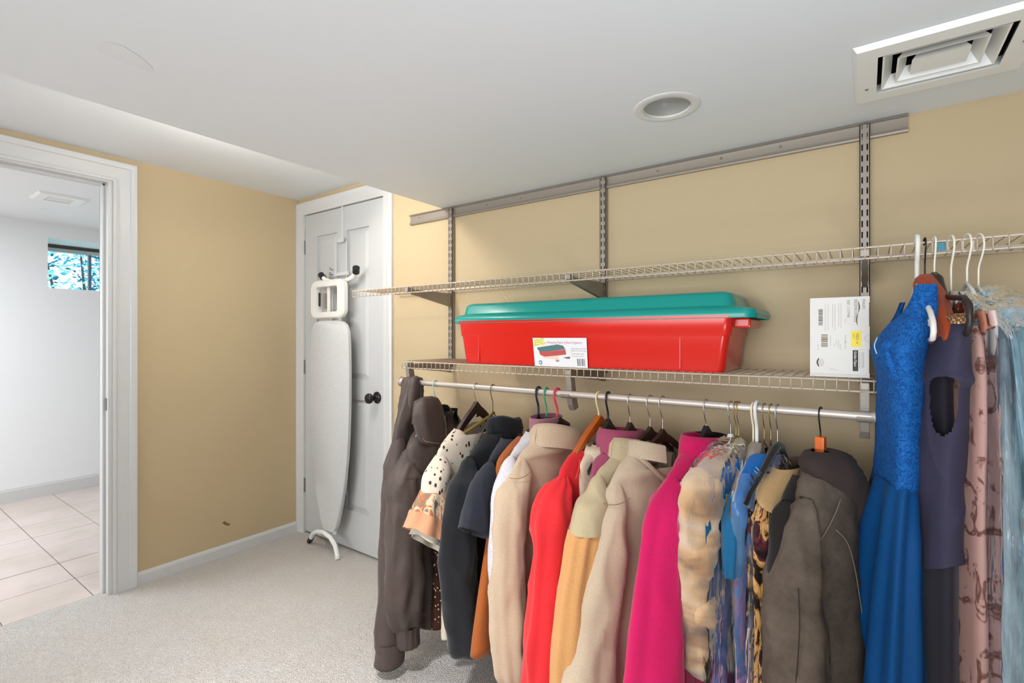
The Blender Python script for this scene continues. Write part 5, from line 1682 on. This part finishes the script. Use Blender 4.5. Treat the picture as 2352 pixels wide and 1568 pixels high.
# 26 --- navy vest dress on a black loop hanger
h, fr = hanger(.131, 9, 'black plastic loop hanger with a white wire hook, at the navy vest dress', 'none', BLACK_PL, plain('white_coated_wire', srgb(220, 214, 200), .3), neck=1.372, y=YS, top=TOPS, back=.011, hr=.0020, group=GS)
HB = plain('brown_black_plastic', srgb(40, 30, 28), .35)
MB().tube([fr.p(s, 0, z) for s, z in ((-.02, 1.375), (0, 1.382), (.028, 1.372), (.050, 1.345), (.072, 1.328), (.13, 1.322), (.185, 1.318), (.210, 1.304), (.215, 1.275), (.206, 1.250), (.18, 1.240), (.10, 1.232), (0, 1.230))], [.008, .009, .009, .008, .0062, .0060, .0058, .0058, .0056, .0056, .0052, .005, .005], 10).build('loop_arm', HB, h, smooth='all')
MB().tube([fr.p(s, 0, z) for s, z in ((-.02, 1.375), (-.07, 1.328), (-.185, 1.318), (-.214, 1.28), (-.19, 1.24), (-.10, 1.232), (0, 1.230))], .0055, 10).build('loop_arm', HB, h, smooth='all')
fr = Fr(.120, 8, YS)
g = thing('dress', 'dark navy sleeveless dress with gold beaded neckline and open armhole', 'dress', fr.p(0, 0, .9))
NAVP = fabric('aubergine_navy_crepe', srgb(62, 58, 80), .7, 600, .12, .08, .06)
NAVP2 = fabric('dark_aubergine_crepe', srgb(44, 40, 50), .7, 600, .12, .08)
def hol(p, v):
    q = p if p < math.pi else p - 2 * math.pi
    w_ = 1 - ((v - .50) / .135) ** 2
    return w_ > 0 and abs(q + .36) < .42 * w_ ** .4


piece(loft(fr, [(.100, .012, 1.268, .075, .026), (.10, .008, 1.25, .095, .033), (.09, .004, 1.215, .115, .040), (.07, 0, 1.175, .142, .050), (.066, 0, 1.155, .152, .056), (.062, 0, 1.138, .142, .048), (.05, -.002, 1.07, .155, .050), (.03, -.004, .99, .165, .050), (.02, -.006, .92, .17, .046), (.02, -.006, .80, .17, .044), (.02, -.006, .735, .17, .045)],
           n=150, sub=16, fold=folds((4, .002, .004, .3, 3), (9, .001, .002, 1, 2)), wr=.007, seed=66, hole=hol, dip=lambda p, v: .05 * math.cos(p - .4) * v ** 6), 'body', NAVP, g)
piece(loft(fr, [(.03, -.002, 1.20, .10, .030), (.03, -.002, 1.0, .12, .034), (.03, -.004, .80, .13, .034)], wr=.003, seed=67, n=30), 'inner_shade', NAVP2, g)  # added dark inner tube, armhole shade put into its colour
piece(loft(fr, [(.02, -.006, .90, .155, .036), (.02, -.006, .60, .16, .040), (.02, -.008, .10, .17, .046)], fold=folds((6, .001, .006, .4, 1)), wr=.004, seed=68), 'under_skirt', NAVP2, g)
m = Mat('gold_beading', .45, .4)
m.color(m.ramp(m.voro(260).outputs['Distance'], [(.2, srgb(222, 190, 140)), (.5, srgb(120, 80, 50))]))
m.bump(m.voro(260).outputs['Distance'], .8, .003)
piece(loft(fr, [(.100, .012, 1.288, .066, .023), (.100, .012, 1.282, .078, .028), (.100, .011, 1.266, .082, .030)], wr=.001, seed=69, hem=0, sub=4), 'beaded_neckline', m.m, g)

# 27 --- floral dress
hanger(.160, 10, 'white wire hook hanger with ivory clips, at the floral dress', 'loop', WHITE_PL, plain('white_coated_hook', srgb(222, 214, 200), .3), neck=1.345, y=YS, top=TOPS, back=.020, hr=.0022, half=.08, flat=.003, drop=.08, group=GS)
fr = Fr(.154, 9, YS)
g = thing('dress', 'dusty pink dress with brown floral print beside the navy vest dress', 'dress', fr.p(0, 0, .9))
m = Mat('brown_floral_print', .85, 0, .2)
fl_ = m.noise(19, 3, .55, m.coords((1, 1, .8)), 1.6)
m.color(m.ramp(fl_, [(.54, srgb(168, 132, 124)), (.59, srgb(120, 84, 76)), (.64, srgb(92, 62, 56)), (.70, srgb(140, 102, 94))]))
piece(loft(fr, [(.08, 0, 1.262, .085, .014), (.08, 0, 1.22, .115, .020), (.06, 0, 1.10, .145, .024), (.05, 0, .80, .155, .026), (.05, 0, .10, .17, .034)], fold=folds((6, .001, .006, .4, 1)), wr=.005, seed=70), 'body', m.m, g)
for d, mm in ((.0, plain('rose_ribbon', srgb(164, 104, 84), .6)), (.012, plain('pale_pink_ribbon', srgb(206, 182, 172), .6))):
    piece(loft(fr, [(.150 + d, .012 + d, 1.292, .013, .006), (.155 + d, .014 + d, 1.262, .014, .005), (.156 + d, .014 + d, 1.205, .010, .004)], wr=.001, seed=71, n=16, hem=0), 'ribbon', mm, g)

# 28 --- two covered garments at the right edge
hanger(.187, 12, 'white wire hook hanger with an ivory clip, left of the last two covered garments', 'loop', WHITE_PL, plain('white_coated_hook', srgb(222, 214, 200), .3), neck=1.362, y=YS, top=TOPS, back=.022, hr=.0022, half=.07, flat=.004, drop=.06, group=GS)
hanger(.206, 14, 'white wire hook hanger at the rightmost covered garment', 'loop', WHITE_PL, plain('white_coated_hook', srgb(222, 214, 200), .3), neck=1.352, y=YS, top=TOPS - .002, back=.024, hr=.0020, half=.07, flat=.004, drop=.06, group=GS)
FILM_ICE = film('ice_blue_film', (.80, .90, .93, 1), srgb(186, 206, 214), (.03, .60), .12, 9, .14)  # whitish vertical streaks in the haze colour paint highlights on the plastic
fr = Fr(.183, 11, YS)
g = thing('dress', 'slate grey dress inside the left one of the two ice blue covers', 'dress', fr.p(0, 0, .9))
SLATE = fabric('slate_cloth', srgb(104, 104, 112), .7, 600, .15, .15)
piece(loft(fr, [(.0, 0, 1.325, .035, .016), (.01, 0, 1.305, .07, .022), (.02, 0, 1.27, .12, .026), (.03, 0, 1.23, .155, .028), (.05, 0, .9, .165, .028), (.05, 0, .1, .175, .036)], fold=folds((7, .001, .006, .4, 1)), wr=.006, seed=72), 'body', SLATE, g)
gb = thing('garment_bag', 'ice blue plastic cover over the slate dress', 'garment bag', fr.p(0, 0, .9), 'plastic garment covers')
piece(loft(fr, [(.0, 0, 1.342, .025, .018), (.01, 0, 1.32, .06, .028), (.02, 0, 1.28, .13, .036), (.03, 0, 1.235, .17, .040), (.045, 0, .9, .185, .040), (.045, 0, .08, .195, .048)], n=72, fold=folds((9, .002, .005, .3, 4), (17, .001, .003, 1, 5)), wr=.012, seed=73, wsc=(18, 18, 5), hem=0), 'film', FILM_ICE, gb)
fr = Fr(.232, 13, YS)
g = thing('gown', 'pale grey gown with a dotted yoke inside the rightmost ice blue cover', 'gown', fr.p(0, 0, .9))
PALE = fabric('pale_blue_grey_satin', srgb(150, 172, 178), .5, 500, .15, .16)
piece(loft(fr, [(.0, 0, 1.335, .030, .026), (.0, 0, 1.318, .065, .032), (.0, 0, 1.29, .13, .036), (.01, 0, 1.255, .185, .040), (.02, 0, 1.22, .205, .042), (.03, 0, .9, .20, .046), (.03, 0, .1, .21, .056)], fold=folds((9, .002, .010, .4, 1)), wr=.008, seed=74), 'body', PALE, g)
piece(loft(fr, [(.0, 0, 1.340, .032, .028), (.0, 0, 1.324, .068, .034), (.0, 0, 1.296, .134, .038), (.01, 0, 1.262, .188, .042)], wr=.002, seed=74, hem=0), 'dotted_yoke', dotted('dotted_yoke_cloth', srgb(186, 198, 204), srgb(70, 84, 110), 60, .16, (1, 1, 1), .04), g)
gb = thing('garment_bag', 'shiny ice blue plastic cover over the pale gown at the right edge', 'garment bag', fr.p(0, 0, .9), 'plastic garment covers')
piece(loft(fr, [(-.01, 0, 1.352, .024, .022), (-.01, 0, 1.335, .055, .036), (-.005, 0, 1.302, .130, .046), (.01, 0, 1.262, .200, .052), (.02, 0, 1.215, .222, .056), (.03, 0, .9, .215, .062), (.03, 0, .06, .22, .074)], n=84, fold=folds((9, .002, .006, .3, 3), (15, .001, .003, 1, 4)), wr=.014, seed=75, wsc=(18, 18, 6), hem=0), 'film', FILM_ICE, gb)
tg = thing('clasp', 'small teal plastic tag on the upper shelf wires', 'tag', (.142, YF - .004, ZU - .012))
MB().box(.134, .150, YF - .0075, YF - .0045, ZU - .023, ZU - .004).build('tag', plain('teal_tag_plastic', srgb(26, 112, 128), .3), tg, bevel=.002)
